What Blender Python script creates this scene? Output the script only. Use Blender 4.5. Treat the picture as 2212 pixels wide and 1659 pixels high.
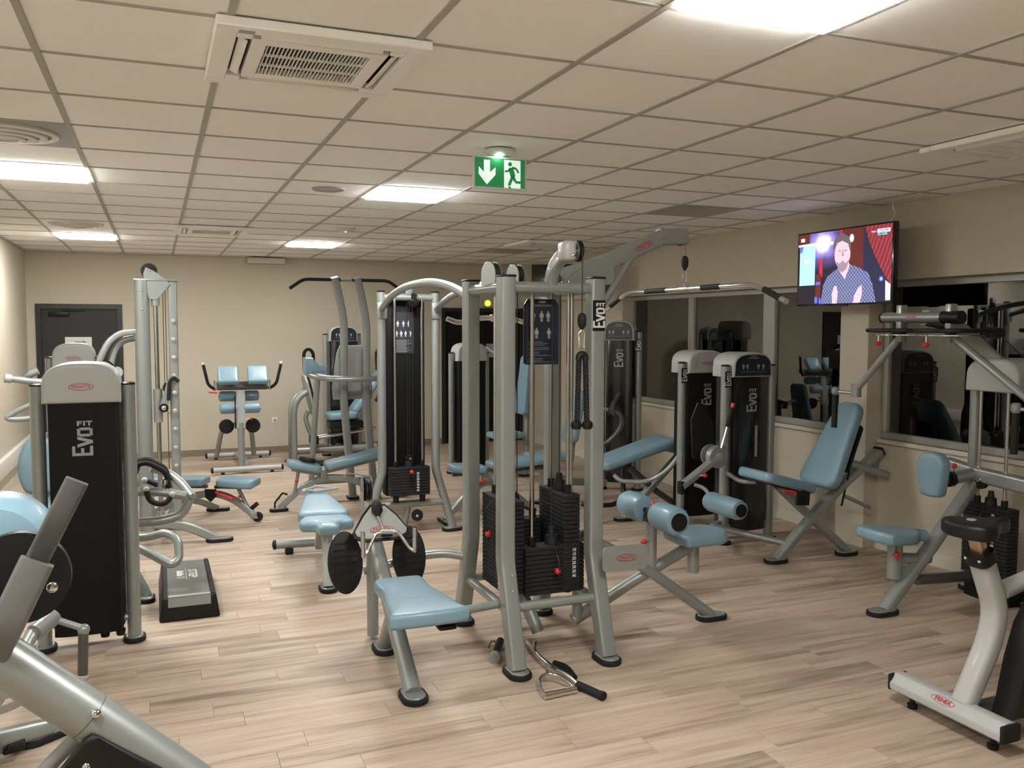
import bpy, bmesh, math, random
from mathutils import Vector, Matrix

for o in list(bpy.data.objects):
    bpy.data.objects.remove(o, do_unlink=True)
S = bpy.context.scene
COL = S.collection
random.seed(7)

# ------------------------------------------------------------------ camera
YAW, PITCH, ROLL, FPX = 0.3874, -0.0659, 0.002, 1885.99
CAMZ = 1.80
cd = bpy.data.cameras.new('camera')
cam = bpy.data.objects.new('camera', cd)
COL.objects.link(cam)
cd.sensor_fit = 'HORIZONTAL'
cd.sensor_width = 36.0
cd.lens = 36.0 * FPX / 2212.0
cd.clip_start = 0.05
cy_, sy_ = math.cos(YAW), math.sin(YAW)
cp_, sp_ = math.cos(PITCH), math.sin(PITCH)
r_ = Vector((cy_, -sy_, 0)); f_ = Vector((sy_, cy_, 0)); u_ = Vector((0, 0, 1))
f2 = cp_ * f_ + sp_ * u_
u2 = -sp_ * f_ + cp_ * u_
r3 = math.cos(ROLL) * r_ + math.sin(ROLL) * u2
u3 = -math.sin(ROLL) * r_ + math.cos(ROLL) * u2
cam.matrix_world = Matrix(((r3.x, u3.x, -f2.x, 0), (r3.y, u3.y, -f2.y, 0), (r3.z, u3.z, -f2.z, CAMZ), (0, 0, 0, 1)))
S.camera = cam

# ------------------------------------------------------------------ world (night outside) and exposure
w = bpy.data.worlds.new('night')
S.world = w
w.use_nodes = True
bg = w.node_tree.nodes['Background']
bg.inputs[0].default_value = (0.010, 0.012, 0.020, 1)
bg.inputs[1].default_value = 0.35
vs = S.view_settings
vs.view_transform = 'Standard'
vs.look = 'None'
vs.gamma = 1.0
vs.use_curve_mapping = False
vs.exposure = 0.88
PANEL = 34.0                      # radiance of the lit ceiling panels

# ------------------------------------------------------------------ materials
def new_mat(name):
    m = bpy.data.materials.new(name)
    m.use_nodes = True
    nt = m.node_tree
    return m, nt, nt.nodes['Principled BSDF']

def nd(nt, typ, **kw):
    n = nt.nodes.new(typ)
    for k, v in kw.items():
        setattr(n, k, v)
    return n

def pmat(name, col, rough=.5, metal=0.0, coat=0.0, noise=0.06, nscale=30, bump=0.0, bscale=200, spec=.5):
    """principled material with a little procedural mottling and grain"""
    m, nt, b = new_mat(name)
    tc = nd(nt, 'ShaderNodeTexCoord')
    no = nd(nt, 'ShaderNodeTexNoise')
    no.inputs['Scale'].default_value = nscale
    no.inputs['Detail'].default_value = 3
    nt.links.new(tc.outputs['Object'], no.inputs['Vector'])
    mx = nd(nt, 'ShaderNodeMix', data_type='RGBA')
    mx.inputs['A'].default_value = (*[max(0, c * (1 - noise)) for c in col], 1)
    mx.inputs['B'].default_value = (*[min(1, c * (1 + noise)) for c in col], 1)
    nt.links.new(no.outputs['Fac'], mx.inputs['Factor'])
    nt.links.new(mx.outputs['Result'], b.inputs['Base Color'])
    b.inputs['Roughness'].default_value = rough
    b.inputs['Metallic'].default_value = metal
    b.inputs['Coat Weight'].default_value = coat
    b.inputs['Specular IOR Level'].default_value = spec
    if bump:
        n2 = nd(nt, 'ShaderNodeTexNoise')
        n2.inputs['Scale'].default_value = bscale
        nt.links.new(tc.outputs['Object'], n2.inputs['Vector'])
        bp = nd(nt, 'ShaderNodeBump')
        bp.inputs['Strength'].default_value = bump
        bp.inputs['Distance'].default_value = 0.002
        nt.links.new(n2.outputs['Fac'], bp.inputs['Height'])
        nt.links.new(bp.outputs['Normal'], b.inputs['Normal'])
    return m

def emat(name, col, strength):
    m, nt, b = new_mat(name)
    b.inputs['Base Color'].default_value = (*[min(.8, c) for c in col], 1)
    b.inputs['Emission Color'].default_value = (*col, 1)
    b.inputs['Emission Strength'].default_value = strength
    return m

M = {}
M['silver'] = pmat('silver_paint', (.302, .322, .306), .36, .45, .25, .04, 400)
M['chrome'] = pmat('chrome', (.72, .71, .68), .12, 1.0, 0, .03, 60)
M['rod'] = pmat('steel_rod', (.55, .55, .53), .2, 1.0, 0, .03, 60)
M['black'] = pmat('black_plastic', (.008, .008, .008), .42, 0, 0, .2, 60, .15, 400, .3)
M['rubber'] = pmat('black_rubber', (.012, .012, .0115), .65, 0, 0, .2, 80, .25, 500, .3)
M['gloss'] = pmat('glossy_black', (.01, .01, .01), .18, 0, .3, .1, 40)
M['char'] = pmat('charcoal_paint', (.075, .075, .072), .36, .2, .2, .06, 300)
M['hood'] = pmat('pale_hood_plastic', (.40, .405, .39), .42, 0, .1, .03, 20, .05, 300)
M['hoodgrey'] = pmat('grey_plastic', (.30, .31, .30), .45, 0, 0, .03, 20)
M['shroud'] = pmat('dark_shroud', (.006, .0065, .0068), .6, 0, 0, .15, 300, .2, 900, .18)
M['stack'] = pmat('stack_plate', (.016, .017, .018), .55, .1, 0, .2, 120, .3, 500, .3)
M['blue'] = pmat('blue_vinyl', (.182, .292, .355), .36, 0, .15, .04, 8, .25, 700)
M['red'] = pmat('red_plastic', (.62, .02, .02), .3, 0, .2, .05, 30)
M['redprint'] = pmat('red_print', (.38, .03, .035), .5)
M['whiteprint'] = pmat('white_print', (.62, .62, .60), .5)
M['greyprint'] = pmat('grey_print', (.30, .31, .31), .45)
M['navy'] = pmat('navy_placard', (.012, .018, .028), .3, 0, .2, .1, 20)
M['cable'] = pmat('black_cable', (.012, .012, .012), .4)
M['copper'] = pmat('brushed_post', (.55, .40, .28), .3, 1.0)
M['wall'] = pmat('beige_wall', (.515, .462, .364), .75, 0, 0, .025, 3, .25, 260)
M['white'] = pmat('white_paint', (.70, .68, .62), .5, 0, 0, .02, 10)
M['trim'] = pmat('pale_trim', (.56, .52, .43), .5, 0, 0, .02, 10)
M['tile'] = pmat('ceiling_tile', (.91, .90, .865), .9, 0, 0, .02, 6, .2, 380)
M['grid'] = pmat('ceiling_grid', (.40, .385, .345), .6, 0, 0, .02, 10)
M['acw'] = pmat('white_air_unit', (.88, .87, .83), .45, 0, 0, .015, 6)
M['dark'] = pmat('dark_void', (.01, .01, .01), .8)
M['offpanel'] = pmat('unlit_diffuser', (.36, .35, .33), .35, 0, 0, .02, 6)
M['door'] = pmat('dark_grey_door', (.026, .027, .028), .5, 0, 0, .06, 40, .1, 300, .3)
M['doorb'] = pmat('black_door', (.006, .006, .006), .5, 0, 0, .1, 40, 0, 200, .2)
M['jamb'] = pmat('black_jamb', (.015, .015, .015), .4)
M['paper'] = pmat('white_paper', (.66, .66, .63), .7)
M['greenprint'] = pmat('sage_print', (.22, .30, .14), .7)
M['alu'] = pmat('window_aluminium', (.36, .35, .31), .42, .3, 0, .03, 30)
M['signgreen'] = emat('exit_green', (.010, .16, .045), .35)
M['signwhite'] = emat('exit_white', (.62, .70, .64), .45)
M['led'] = emat('sign_led', (.55, 1.0, .85), 14)
M['panel'] = emat('lit_panel', (.98, .985, .965), PANEL)
M['amber'] = emat('amber_lamp', (1.0, .62, .02), 3.0)
M['ground'] = pmat('night_asphalt', (.03, .03, .03), .9)

# floor boards: streaky wood print, hue differs from board to board
def floor_mat():
    m, nt, b = new_mat('wood_board')
    geo = nd(nt, 'ShaderNodeNewGeometry')
    oi = nd(nt, 'ShaderNodeObjectInfo')
    add = nd(nt, 'ShaderNodeMath', operation='ADD')
    nt.links.new(geo.outputs['Random Per Island'], add.inputs[0])
    nt.links.new(oi.outputs['Random'], add.inputs[1])
    fr = nd(nt, 'ShaderNodeMath', operation='FRACT')
    nt.links.new(add.outputs[0], fr.inputs[0])
    off = nd(nt, 'ShaderNodeMath', operation='MULTIPLY')
    off.inputs[1].default_value = 37.0
    nt.links.new(fr.outputs[0], off.inputs[0])
    cx = nd(nt, 'ShaderNodeCombineXYZ')
    nt.links.new(off.outputs[0], cx.inputs[0]); nt.links.new(off.outputs[0], cx.inputs[2])
    va = nd(nt, 'ShaderNodeVectorMath', operation='ADD')
    nt.links.new(geo.outputs['Position'], va.inputs[0]); nt.links.new(cx.outputs[0], va.inputs[1])
    def noise(sx, sy, scale, detail):
        mp = nd(nt, 'ShaderNodeMapping')
        mp.inputs['Scale'].default_value = (sx, sy, 1)
        nt.links.new(va.outputs[0], mp.inputs['Vector'])
        n = nd(nt, 'ShaderNodeTexNoise')
        n.inputs['Scale'].default_value = scale
        n.inputs['Detail'].default_value = detail
        n.inputs['Roughness'].default_value = .6
        nt.links.new(mp.outputs[0], n.inputs['Vector'])
        return n
    n1 = noise(1.1, 15, 1.0, 4)
    n2 = noise(2.6, 60, 1.0, 3)
    n3 = noise(.5, 2.2, 1.0, 2)
    ramp = nd(nt, 'ShaderNodeValToRGB')
    e = ramp.color_ramp.elements
    e[0].position, e[0].color = .34, (.20, .15, .113, 1)
    e[1].position, e[1].color = .64, (.53, .425, .33, 1)
    mid = ramp.color_ramp.elements.new(.48); mid.color = (.41, .315, .24, 1)
    a1 = nd(nt, 'ShaderNodeMath', operation='MULTIPLY'); a1.inputs[1].default_value = .62
    a2 = nd(nt, 'ShaderNodeMath', operation='MULTIPLY'); a2.inputs[1].default_value = .22
    a3 = nd(nt, 'ShaderNodeMath', operation='MULTIPLY'); a3.inputs[1].default_value = .16
    nt.links.new(n1.outputs['Fac'], a1.inputs[0]); nt.links.new(n2.outputs['Fac'], a2.inputs[0]); nt.links.new(n3.outputs['Fac'], a3.inputs[0])
    s1 = nd(nt, 'ShaderNodeMath', operation='ADD'); s2 = nd(nt, 'ShaderNodeMath', operation='ADD')
    nt.links.new(a1.outputs[0], s1.inputs[0]); nt.links.new(a2.outputs[0], s1.inputs[1])
    nt.links.new(s1.outputs[0], s2.inputs[0]); nt.links.new(a3.outputs[0], s2.inputs[1])
    sh = nd(nt, 'ShaderNodeMath', operation='MULTIPLY_ADD')
    sh.inputs[1].default_value = .10; sh.inputs[2].default_value = -.05
    nt.links.new(fr.outputs[0], sh.inputs[0])
    s3 = nd(nt, 'ShaderNodeMath', operation='ADD')
    nt.links.new(s2.outputs[0], s3.inputs[0]); nt.links.new(sh.outputs[0], s3.inputs[1])
    nt.links.new(s3.outputs[0], ramp.inputs['Fac'])
    nt.links.new(ramp.outputs['Color'], b.inputs['Base Color'])
    b.inputs['Roughness'].default_value = .48
    b.inputs['Specular IOR Level'].default_value = .35
    bp = nd(nt, 'ShaderNodeBump')
    bp.inputs['Strength'].default_value = .12; bp.inputs['Distance'].default_value = .001
    nt.links.new(n2.outputs['Fac'], bp.inputs['Height'])
    nt.links.new(bp.outputs['Normal'], b.inputs['Normal'])
    return m
M['wood'] = floor_mat()

# double glazing: clear, mirror reflection by angle of incidence
def glass_mat():
    m = bpy.data.materials.new('window_glass')
    m.use_nodes = True
    nt = m.node_tree
    nt.nodes.clear()
    out = nd(nt, 'ShaderNodeOutputMaterial')
    tr = nd(nt, 'ShaderNodeBsdfTransparent'); tr.inputs[0].default_value = (.80, .82, .80, 1)
    gl = nd(nt, 'ShaderNodeBsdfGlossy'); gl.inputs['Roughness'].default_value = 0.0
    gl.inputs[0].default_value = (.92, .92, .90, 1)
    fr = nd(nt, 'ShaderNodeFresnel'); fr.inputs['IOR'].default_value = 2.1
    mx = nd(nt, 'ShaderNodeMixShader')
    nt.links.new(fr.outputs[0], mx.inputs[0]); nt.links.new(tr.outputs[0], mx.inputs[1]); nt.links.new(gl.outputs[0], mx.inputs[2])
    nt.links.new(mx.outputs[0], out.inputs['Surface'])
    return m
M['glass'] = glass_mat()

# ------------------------------------------------------------------ mesh helpers
V = Vector
class MB:
    """collects shapes in world coordinates and links them as ONE mesh object"""
    def __init__(self):
        self.bm = bmesh.new()
        self.mi = 0
    def _bevel(self, geom_edges, r, seg):
        if r > 0:
            bmesh.ops.bevel(self.bm, geom=geom_edges, offset=r, segments=seg, profile=.5, affect='EDGES', clamp_overlap=True)
    def box(self, lo, hi, bev=0.0, seg=2, rot=None, pivot=None):
        x0, y0, z0 = lo; x1, y1, z1 = hi
        vs_ = [self.bm.verts.new(p) for p in ((x0,y0,z0),(x1,y0,z0),(x1,y1,z0),(x0,y1,z0),(x0,y0,z1),(x1,y0,z1),(x1,y1,z1),(x0,y1,z1))]
        fs = []
        for q in ((3,2,1,0),(4,5,6,7),(0,1,5,4),(1,2,6,5),(2,3,7,6),(3,0,4,7)):
            f = self.bm.faces.new([vs_[i] for i in q]); f.material_index = self.mi; fs.append(f)
        if rot is not None:
            pv = V(pivot) if pivot is not None else (V(lo)+V(hi))/2
            for v in vs_: v.co = pv + rot @ (v.co - pv)
        if bev > 0:
            self._bevel(list({e for f in fs for e in f.edges}), bev, seg)
        return self
    def prism(self, poly, origin, ax, ay, depth, bev=0.0, seg=2, cap_bevel_only=True):
        """polygon given in (a,b) of the plane origin+a*ax+b*ay, pulled out by depth along ax x ay"""
        if bev >= .018 and len(poly) >= 16 and depth > 0:
            return self.cushion(poly, origin, ax, ay, depth, bev)
        ax = V(ax).normalized(); ay = V(ay).normalized(); n = ax.cross(ay)
        o = V(origin)
        bot = [self.bm.verts.new(o + ax*a + ay*b) for a, b in poly]
        top = [self.bm.verts.new(o + ax*a + ay*b + n*depth) for a, b in poly]
        k = len(poly)
        fb = self.bm.faces.new(bot[::-1]); ft = self.bm.faces.new(top)
        fs = [fb, ft]
        for i in range(k):
            fs.append(self.bm.faces.new((bot[i], bot[(i+1) % k], top[(i+1) % k], top[i])))
        for f in fs: f.material_index = self.mi
        if bev > 0:
            self._bevel(list(set(fb.edges) | set(ft.edges)), bev, seg)
        return self
    def cushion(self, poly, origin, ax, ay, depth, r, crown=.004):
        """rounded slab: outline rolled over at both faces, top face slightly crowned"""
        ax = V(ax).normalized(); ay = V(ay).normalized(); n = ax.cross(ay); o = V(origin)
        k = len(poly); P = [V((a, b, 0)) for a, b in poly]
        area = sum(P[i].x*P[(i+1) % k].y - P[(i+1) % k].x*P[i].y for i in range(k))
        sg = 1 if area > 0 else -1
        c = sum(P, V((0, 0, 0)))/k
        nr = []
        for i in range(k):
            e = (P[(i+1) % k]-P[i]); e0 = (P[i]-P[i-1])
            d = V((0, 0, 0))
            for q in (e, e0):
                if q.length > 1e-7: d += V((-q.y, q.x, 0)).normalized()*sg
            nr.append(d.normalized() if d.length > 1e-6 else (c-P[i]).normalized())
        lay = []
        for j in range(5):
            a = math.pi/2*j/4
            lay.append((r*(1-math.sin(a)), r*(1-math.cos(a))))
        for j in range(5):
            a = math.pi/2*j/4
            lay.append((r*(1-math.cos(a)), depth-r+r*math.sin(a)))
        rings = []
        for ins, z in lay:
            rings.append([self.bm.verts.new(o + ax*(p.x+m.x*ins) + ay*(p.y+m.y*ins) + n*z) for p, m in zip(P, nr)])
        last = [(p+m*r) for p, m in zip(P, nr)]
        for f_, z in ((.72, depth+crown*.7), (.36, depth+crown)):
            rings.append([self.bm.verts.new(o + ax*(c.x+(q.x-c.x)*f_) + ay*(c.y+(q.y-c.y)*f_) + n*z) for q in last])
        for A, B in zip(rings, rings[1:]):
            for i in range(k):
                f = self.bm.faces.new((A[i], A[(i+1) % k], B[(i+1) % k], B[i])); f.material_index = self.mi
        f = self.bm.faces.new(rings[0][::-1]); f.material_index = self.mi
        f = self.bm.faces.new(rings[-1]); f.material_index = self.mi
        return self
    def flat(self, poly, origin, ax, ay):
        ax = V(ax).normalized(); ay = V(ay).normalized(); o = V(origin)
        f = self.bm.faces.new([self.bm.verts.new(o + ax*a + ay*b) for a, b in poly])
        f.material_index = self.mi
        return self
    def cyl(self, p0, p1, r, r1=None, n=16, bev=0.0):
        p0 = V(p0); p1 = V(p1); t = (p1-p0).normalized()
        r1 = r if r1 is None else r1
        h = V((0,0,1)) if abs(t.z) < .9 else V((1,0,0))
        a = t.cross(h).normalized(); b = t.cross(a).normalized()
        A = [self.bm.verts.new(p0 + (a*math.cos(2*math.pi*i/n) + b*math.sin(2*math.pi*i/n))*r) for i in range(n)]
        B = [self.bm.verts.new(p1 + (a*math.cos(2*math.pi*i/n) + b*math.sin(2*math.pi*i/n))*r1) for i in range(n)]
        f0 = self.bm.faces.new(A); f1 = self.bm.faces.new(B[::-1])
        fs = [f0, f1]
        for i in range(n):
            fs.append(self.bm.faces.new((A[i], B[i], B[(i+1) % n], A[(i+1) % n])))
        for f in fs: f.material_index = self.mi
        if bev > 0:
            self._bevel(list(set(f0.edges) | set(f1.edges)), bev, 3)
        return self
    def ball(self, c, r, sx=1, sy=1, sz=1, n=12):
        g = bmesh.ops.create_uvsphere(self.bm, u_segments=n, v_segments=max(6, n//2), radius=r)
        for v in g['verts']:
            v.co = V((v.co.x*sx, v.co.y*sy, v.co.z*sz)) + V(c)
        for f in {f for v in g['verts'] for f in v.link_faces}: f.material_index = self.mi
        return self
    def sweep(self, pts, prof, up=(0,0,1), fil=0.0, cap=True, closed=False):
        """sweep a profile [(side, up)] along a polyline whose corners are rounded by fil"""
        P = [V(p) for p in pts]
        if fil > 0 and len(P) > 2:
            Q = [P[0]]
            for i in range(1, len(P)-1):
                a = P[i-1]-P[i]; b = P[i+1]-P[i]
                d = min(fil, a.length*.49, b.length*.49)
                s = P[i] + a.normalized()*d; e = P[i] + b.normalized()*d
                for k in range(7):
                    t = k/6
                    Q.append(s*(1-t)**2 + P[i]*2*t*(1-t) + e*t*t)
            Q.append(P[-1]); P = Q
        up = V(up); n = len(P); rings = []
        for i in range(n):
            if closed: t = P[(i+1) % n] - P[i-1]
            elif i == 0: t = P[1]-P[0]
            elif i == n-1: t = P[-1]-P[-2]
            else: t = (P[i+1]-P[i]).normalized() + (P[i]-P[i-1]).normalized()
            t.normalize()
            s = t.cross(up)
            if s.length < 1e-3: s = t.cross(V((1,0,0))) if abs(t.x) < .9 else t.cross(V((0,1,0)))
            s.normalize(); m = s.cross(t).normalized()
            rings.append([self.bm.verts.new(P[i] + s*a + m*b) for a, b in prof])
        k = len(prof)
        for i in range(n if closed else n-1):
            A = rings[i]; B = rings[(i+1) % n]
            for j in range(k):
                f = self.bm.faces.new((A[j], A[(j+1) % k], B[(j+1) % k], B[j])); f.material_index = self.mi
        if cap and not closed:
            f = self.bm.faces.new(rings[0][::-1]); f.material_index = self.mi
            f = self.bm.faces.new(rings[-1]); f.material_index = self.mi
        return self
    def tube(self, pts, r=.03, fil=.08, n=12, closed=False, up=None):
        prof = [(r*math.cos(2*math.pi*i/n), r*math.sin(2*math.pi*i/n)) for i in range(n)]
        if up is None:
            d = V((0,0,0)); P = [V(p) for p in pts]
            for i in range(len(P)-2):
                d += (P[i+1]-P[i]).cross(P[i+2]-P[i+1])
            if closed and d.length < 1e-6: d = V((0,0,1))
            up = d.normalized() if d.length > 1e-6 else ((0,0,1) if abs((P[1]-P[0]).normalized().z) < .95 else (0,1,0))
        return self.sweep(pts, prof, up, fil, True, closed)
    def rtube(self, pts, w, h, up=(0,0,1), fil=.08, cr=None):
        """rectangular tube with rounded corners: w across, h along up"""
        return self.sweep(pts, rrect(w, h, cr if cr is not None else min(w, h)*.28), up, fil)
    def lathe(self, prof, c, axis=(0,0,1), n=20):
        c = V(c); ax = V(axis).normalized()
        h = V((0,0,1)) if abs(ax.z) < .9 else V((1,0,0))
        a = ax.cross(h).normalized(); b = ax.cross(a)
        rings = []
        for r, z in prof:
            rings.append([self.bm.verts.new(c + ax*z + (a*math.cos(2*math.pi*i/n)+b*math.sin(2*math.pi*i/n))*max(r, 1e-4)) for i in range(n)])
        for A, B in zip(rings, rings[1:]):
            for i in range(n):
                f = self.bm.faces.new((A[i], A[(i+1) % n], B[(i+1) % n], B[i])); f.material_index = self.mi
        for R_ in (rings[0], rings[-1]):
            f = self.bm.faces.new(R_); f.material_index = self.mi
        return self
    def mesh(self, name, origin=(0,0,0), smooth=True, angle=38):
        bmesh.ops.recalc_face_normals(self.bm, faces=self.bm.faces[:])
        o = V(origin)
        for v in self.bm.verts: v.co -= o
        me = bpy.data.meshes.new(name)
        self.bm.to_mesh(me); self.bm.free()
        if smooth:
            for p in me.polygons: p.use_smooth = True
            me.set_sharp_from_angle(angle=math.radians(angle))
        return me
    def build(self, name, mat, parent=None, label=None, smooth=True):
        """one mesh object; mat is a key or a list of keys; parent shifts the origin to its root's place"""
        org = root_loc(parent)
        me = self.mesh(name, org, smooth)
        for k in (mat if isinstance(mat, (list, tuple)) else [mat]):
            me.materials.append(M[k] if isinstance(k, str) else k)
        ob = bpy.data.objects.new(name, me)
        COL.objects.link(ob)
        if parent is not None: ob.parent = parent
        if label: ob['label'] = label
        return ob

def rrect(w, h, r, seg=4):
    out = []
    for cx, cy, a0 in ((w/2-r, h/2-r, 0), (-w/2+r, h/2-r, 90), (-w/2+r, -h/2+r, 180), (w/2-r, -h/2+r, 270)):
        for i in range(seg+1):
            a = math.radians(a0 + 90*i/seg)
            out.append((cx + r*math.cos(a), cy + r*math.sin(a)))
    return out

def ell(a, b, n=24, ca=0, cb=0):
    return [(ca + a*math.cos(2*math.pi*i/n), cb + b*math.sin(2*math.pi*i/n)) for i in range(n)]

def stadium(l, w, n=8):
    out = []
    for s, a0 in ((1, -90), (-1, 90)):
        for i in range(n+1):
            a = math.radians(a0 + 180*i/n)
            out.append((s*(l-w)/2 + w/2*math.cos(a), w/2*math.sin(a)))
    return out

def soft(poly, k=5):
    """closed smooth curve (Catmull-Rom) through the corner points"""
    n = len(poly); out = []
    for i in range(n):
        p0, p1, p2, p3 = (V((*poly[(i+j-1) % n], 0)) for j in range(4))
        for q in range(k):
            t = q/k
            v = .5*((2*p1) + (p2-p0)*t + (2*p0-5*p1+4*p2-p3)*t*t + (3*p1-p0-3*p2+p3)*t**3)
            out.append((v.x, v.y))
    return out

def root_loc(p):
    if p is None: return (0, 0, 0)
    while p.parent is not None: p = p.parent
    return p.location if p.type == 'EMPTY' or p.get('shift') else (0, 0, 0)

def thing(name, label, cat, loc, group=None):
    o = bpy.data.objects.new(name, None)
    COL.objects.link(o)
    o.empty_display_size = .1
    o.location = loc
    o['label'] = label; o['category'] = cat
    if group: o['group'] = group
    return o

def tag(o, label, cat, group=None):
    o['label'] = label; o['category'] = cat
    if group: o['group'] = group
    return o

def struct(o):
    o['kind'] = 'structure'
    return o

def lettering(name, txt, size, org, xd, yd, mat, parent, bold=0.0, width=None, align='CENTER', depth=.0012):
    """flat lettering, centred on org, reading along xd with yd up"""
    c = bpy.data.curves.new('tmp', 'FONT')
    c.body = txt; c.size = size; c.offset = bold; c.extrude = depth; c.resolution_u = 3
    c.align_x = align; c.align_y = 'CENTER'
    ob = bpy.data.objects.new('tmp', c)
    COL.objects.link(ob)
    dg = bpy.context.evaluated_depsgraph_get()
    dg.update()
    me = bpy.data.meshes.new_from_object(ob.evaluated_get(dg))
    bpy.data.objects.remove(ob, do_unlink=True)
    me.name = name
    xd = V(xd).normalized(); yd = V(yd).normalized(); n = xd.cross(yd)
    sx = 1.0
    if width:
        xs = [v.co.x for v in me.vertices]
        if xs: sx = width / (max(xs) - min(xs))
    o = V(org) - V(root_loc(parent))
    for v in me.vertices:
        v.co = o + xd*(v.co.x*sx) + yd*v.co.y + n*v.co.z
    me.materials.clear()
    me.materials.append(M[mat])
    r = bpy.data.objects.new(name, me)
    COL.objects.link(r)
    r.parent = parent
    return r

def logo_oval(org, xd, yd, w, parent, word='PANATTA', back=True):
    """red oval badge with the maker's word"""
    xd = V(xd).normalized(); yd = V(yd).normalized(); n = xd.cross(yd)
    b = MB(); h = w*.30
    b.mi = 0; b.prism(ell(w/2, h/2, 28), V(org), xd, yd, .0012)
    b.mi = 1; b.prism(ell(w/2*.93, h/2*.82, 28), V(org)+n*.0006, xd, yd, .0012)
    o = b.build('badge', ['redprint', 'hood' if back else 'silver'], parent, smooth=False)
    lettering('lettering', word, h*.66, V(org)+n*.002, xd, yd, 'redprint', o, .004*w/.1*.1, w*.74, depth=.0006)
    return o

def evo(org, xd, yd, h, parent, mat='greyprint'):
    """upright EVO FIT lettering: letters read upward (yd is the reading direction), h = total length"""
    xd = V(xd).normalized(); yd = V(yd).normalized(); o = V(org)
    rd, ru = yd, -xd          # reading direction, letter-up direction
    b = MB()
    def bar(a0, a1, c0, c1, n=xd.cross(yd)):
        b.prism([(a0*h, c0*h), (a1*h, c0*h), (a1*h, c1*h), (a0*h, c1*h)], o, rd, ru, .0012)
    def quad(q):
        b.prism([(x*h, y*h) for x, y in q], o, rd, ru, .0012)
    # E (taller)
    bar(-.50, -.42, -.26, .28); bar(-.42, -.22, -.26, -.18); bar(-.42, -.28, -.03, .05); bar(-.42, -.22, .20, .28)
    # V
    quad([(-.26, .14), (-.17, .14), (-.10, -.10), (-.10, -.26), (-.14, -.26)])
    quad([(-.03, .14), (.06, .14), (-.06, -.26), (-.10, -.26), (-.10, -.10)])
    # O
    bar(.05, .13, -.20, .08); bar(.23, .31, -.20, .08); bar(.08, .28, .06, .14); bar(.08, .28, -.26, -.18)
    # FIT
    bar(.36, .50, .09, .14); bar(.465, .50, .0, .09); bar(.41, .44, .02, .09)
    bar(.36, .50, -.07, -.02)
    bar(.465, .50, -.26, -.09); bar(.36, .465, -.20, -.15)
    o2 = b.build('lettering', mat, parent, smooth=False)
    return o2

# ================================================================== SETTING
XL, XR, YB, YF, ZC = -1.52, 5.42, 12.72, -3.6, 2.7515
T = .6
GX0, GY0 = -.6031*T, 2.857*T            # ceiling grid: column c at GX0+c*T, row r at GY0+r*T
def gx(c): return GX0 + c*T
def gy(r): return GY0 + r*T

# floor: slab with loose-laid boards
fl = MB().box((XL-.3, YF-.3, -.12), (XR+.6, YB+.3, -.004)).build('floor', pmat('floor_joint', (.20, .15, .115), .9), smooth=False)
struct(fl)
PW, PLN, GAP = .152, .92, .0006
board_mesh = None
stuff = MB()
nboards = 0
row = 0
y = YF
while y < YB:
    x = XL - random.random()*PLN
    while x < XR:
        x0, x1 = max(x, XL), min(x+PLN, XR)
        y1 = min(y+PW, YB)
        if x1 - x0 > .02:
            cx, cyy = (x0+x1)/2, (y+y1)/2
            inview = 3.0 < cyy < 7.4 and -.144*cyy-.55 < cx < 1.305*cyy+.55
            if inview and nboards < 300:
                if abs(x1-x0-PLN) < 1e-6 and y1-y > PW-1e-6:
                    if board_mesh is None:
                        board_mesh = MB().box((-PLN/2+GAP, -PW/2+GAP, -.004), (PLN/2-GAP, PW/2-GAP, 0), .0008, 1).mesh('floor_board')
                        board_mesh.materials.append(M['wood'])
                    me = board_mesh
                else:
                    me = MB().box((x0-cx+GAP, y-cyy+GAP, -.004), (x1-cx-GAP, y1-cyy-GAP, 0), .0008, 1).mesh('floor_board')
                    me.materials.append(M['wood'])
                ob = bpy.data.objects.new('floor_board', me)
                COL.objects.link(ob); ob.location = (cx, cyy, 0); ob.parent = fl
                nboards += 1
            else:
                stuff.box((x0+GAP, y+GAP, -.004), (x1-GAP, y1-GAP, 0))
        x += PLN
    y += PW
o = stuff.build('floor_boards', 'wood', fl, smooth=False)
o['kind'] = 'stuff'

# walls
wb = MB()
wb.box((XL-.2, YB, 0), (-1.42, YB+.2, ZC+.1)); wb.box((-1.42, YB, 2.08), (-.40, YB+.2, ZC+.1)); wb.box((-.40, YB, 0), (4.03, YB+.2, ZC+.1))
wb.box((4.03, YB, 2.08), (5.37, YB+.2, ZC+.1)); wb.box((5.37, YB, 0), (XR+.3, YB+.2, ZC+.1))
struct(wb.build('wall_back', 'wall', smooth=False))
struct(MB().box((XL-.2, YF, 0), (XL, YB+.2, ZC+.1)).build('wall_left', 'wall', smooth=False))
struct(MB().box((XL-.2, YF-.2, 0), (XR+.4, YF, ZC+.1)).build('wall_front', 'wall', smooth=False))
# window wall: parapet, lintel, piers
WZ0, WZ1 = .90, 2.17
wr = MB()
wr.box((XR, YF, 0), (XR+.28, YB+.2, WZ0))
wr.box((XR-.08, YF, WZ1), (XR+.28, YB+.2, ZC+.1))
wr.box((XR, 9.52, WZ0), (XR+.28, YB+.2, WZ1))
wr.box((XR, YF, WZ0), (XR+.28, .2, WZ1))
struct(wr.build('wall_right', 'wall', smooth=False))
struct(MB().box((5.29, 5.41, 0), (XR+.10, 5.72, WZ1+.02), .004, 1).build('wall_pillar', 'wall', smooth=False))
struct(MB().box((5.29, 9.40, 0), (XR+.10, 9.72, WZ1+.02), .004, 1).build('wall_pillar', 'wall', smooth=False))
struct(MB().box((XR-.012, YF, 0), (XR, 5.41, .11)).box((XR-.012, 5.72, 0), (XR, 9.4, .11)).box((XR-.012, 9.72, 0), (XR, YB, .11)).build('baseboard_right', 'trim', smooth=False))
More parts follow.
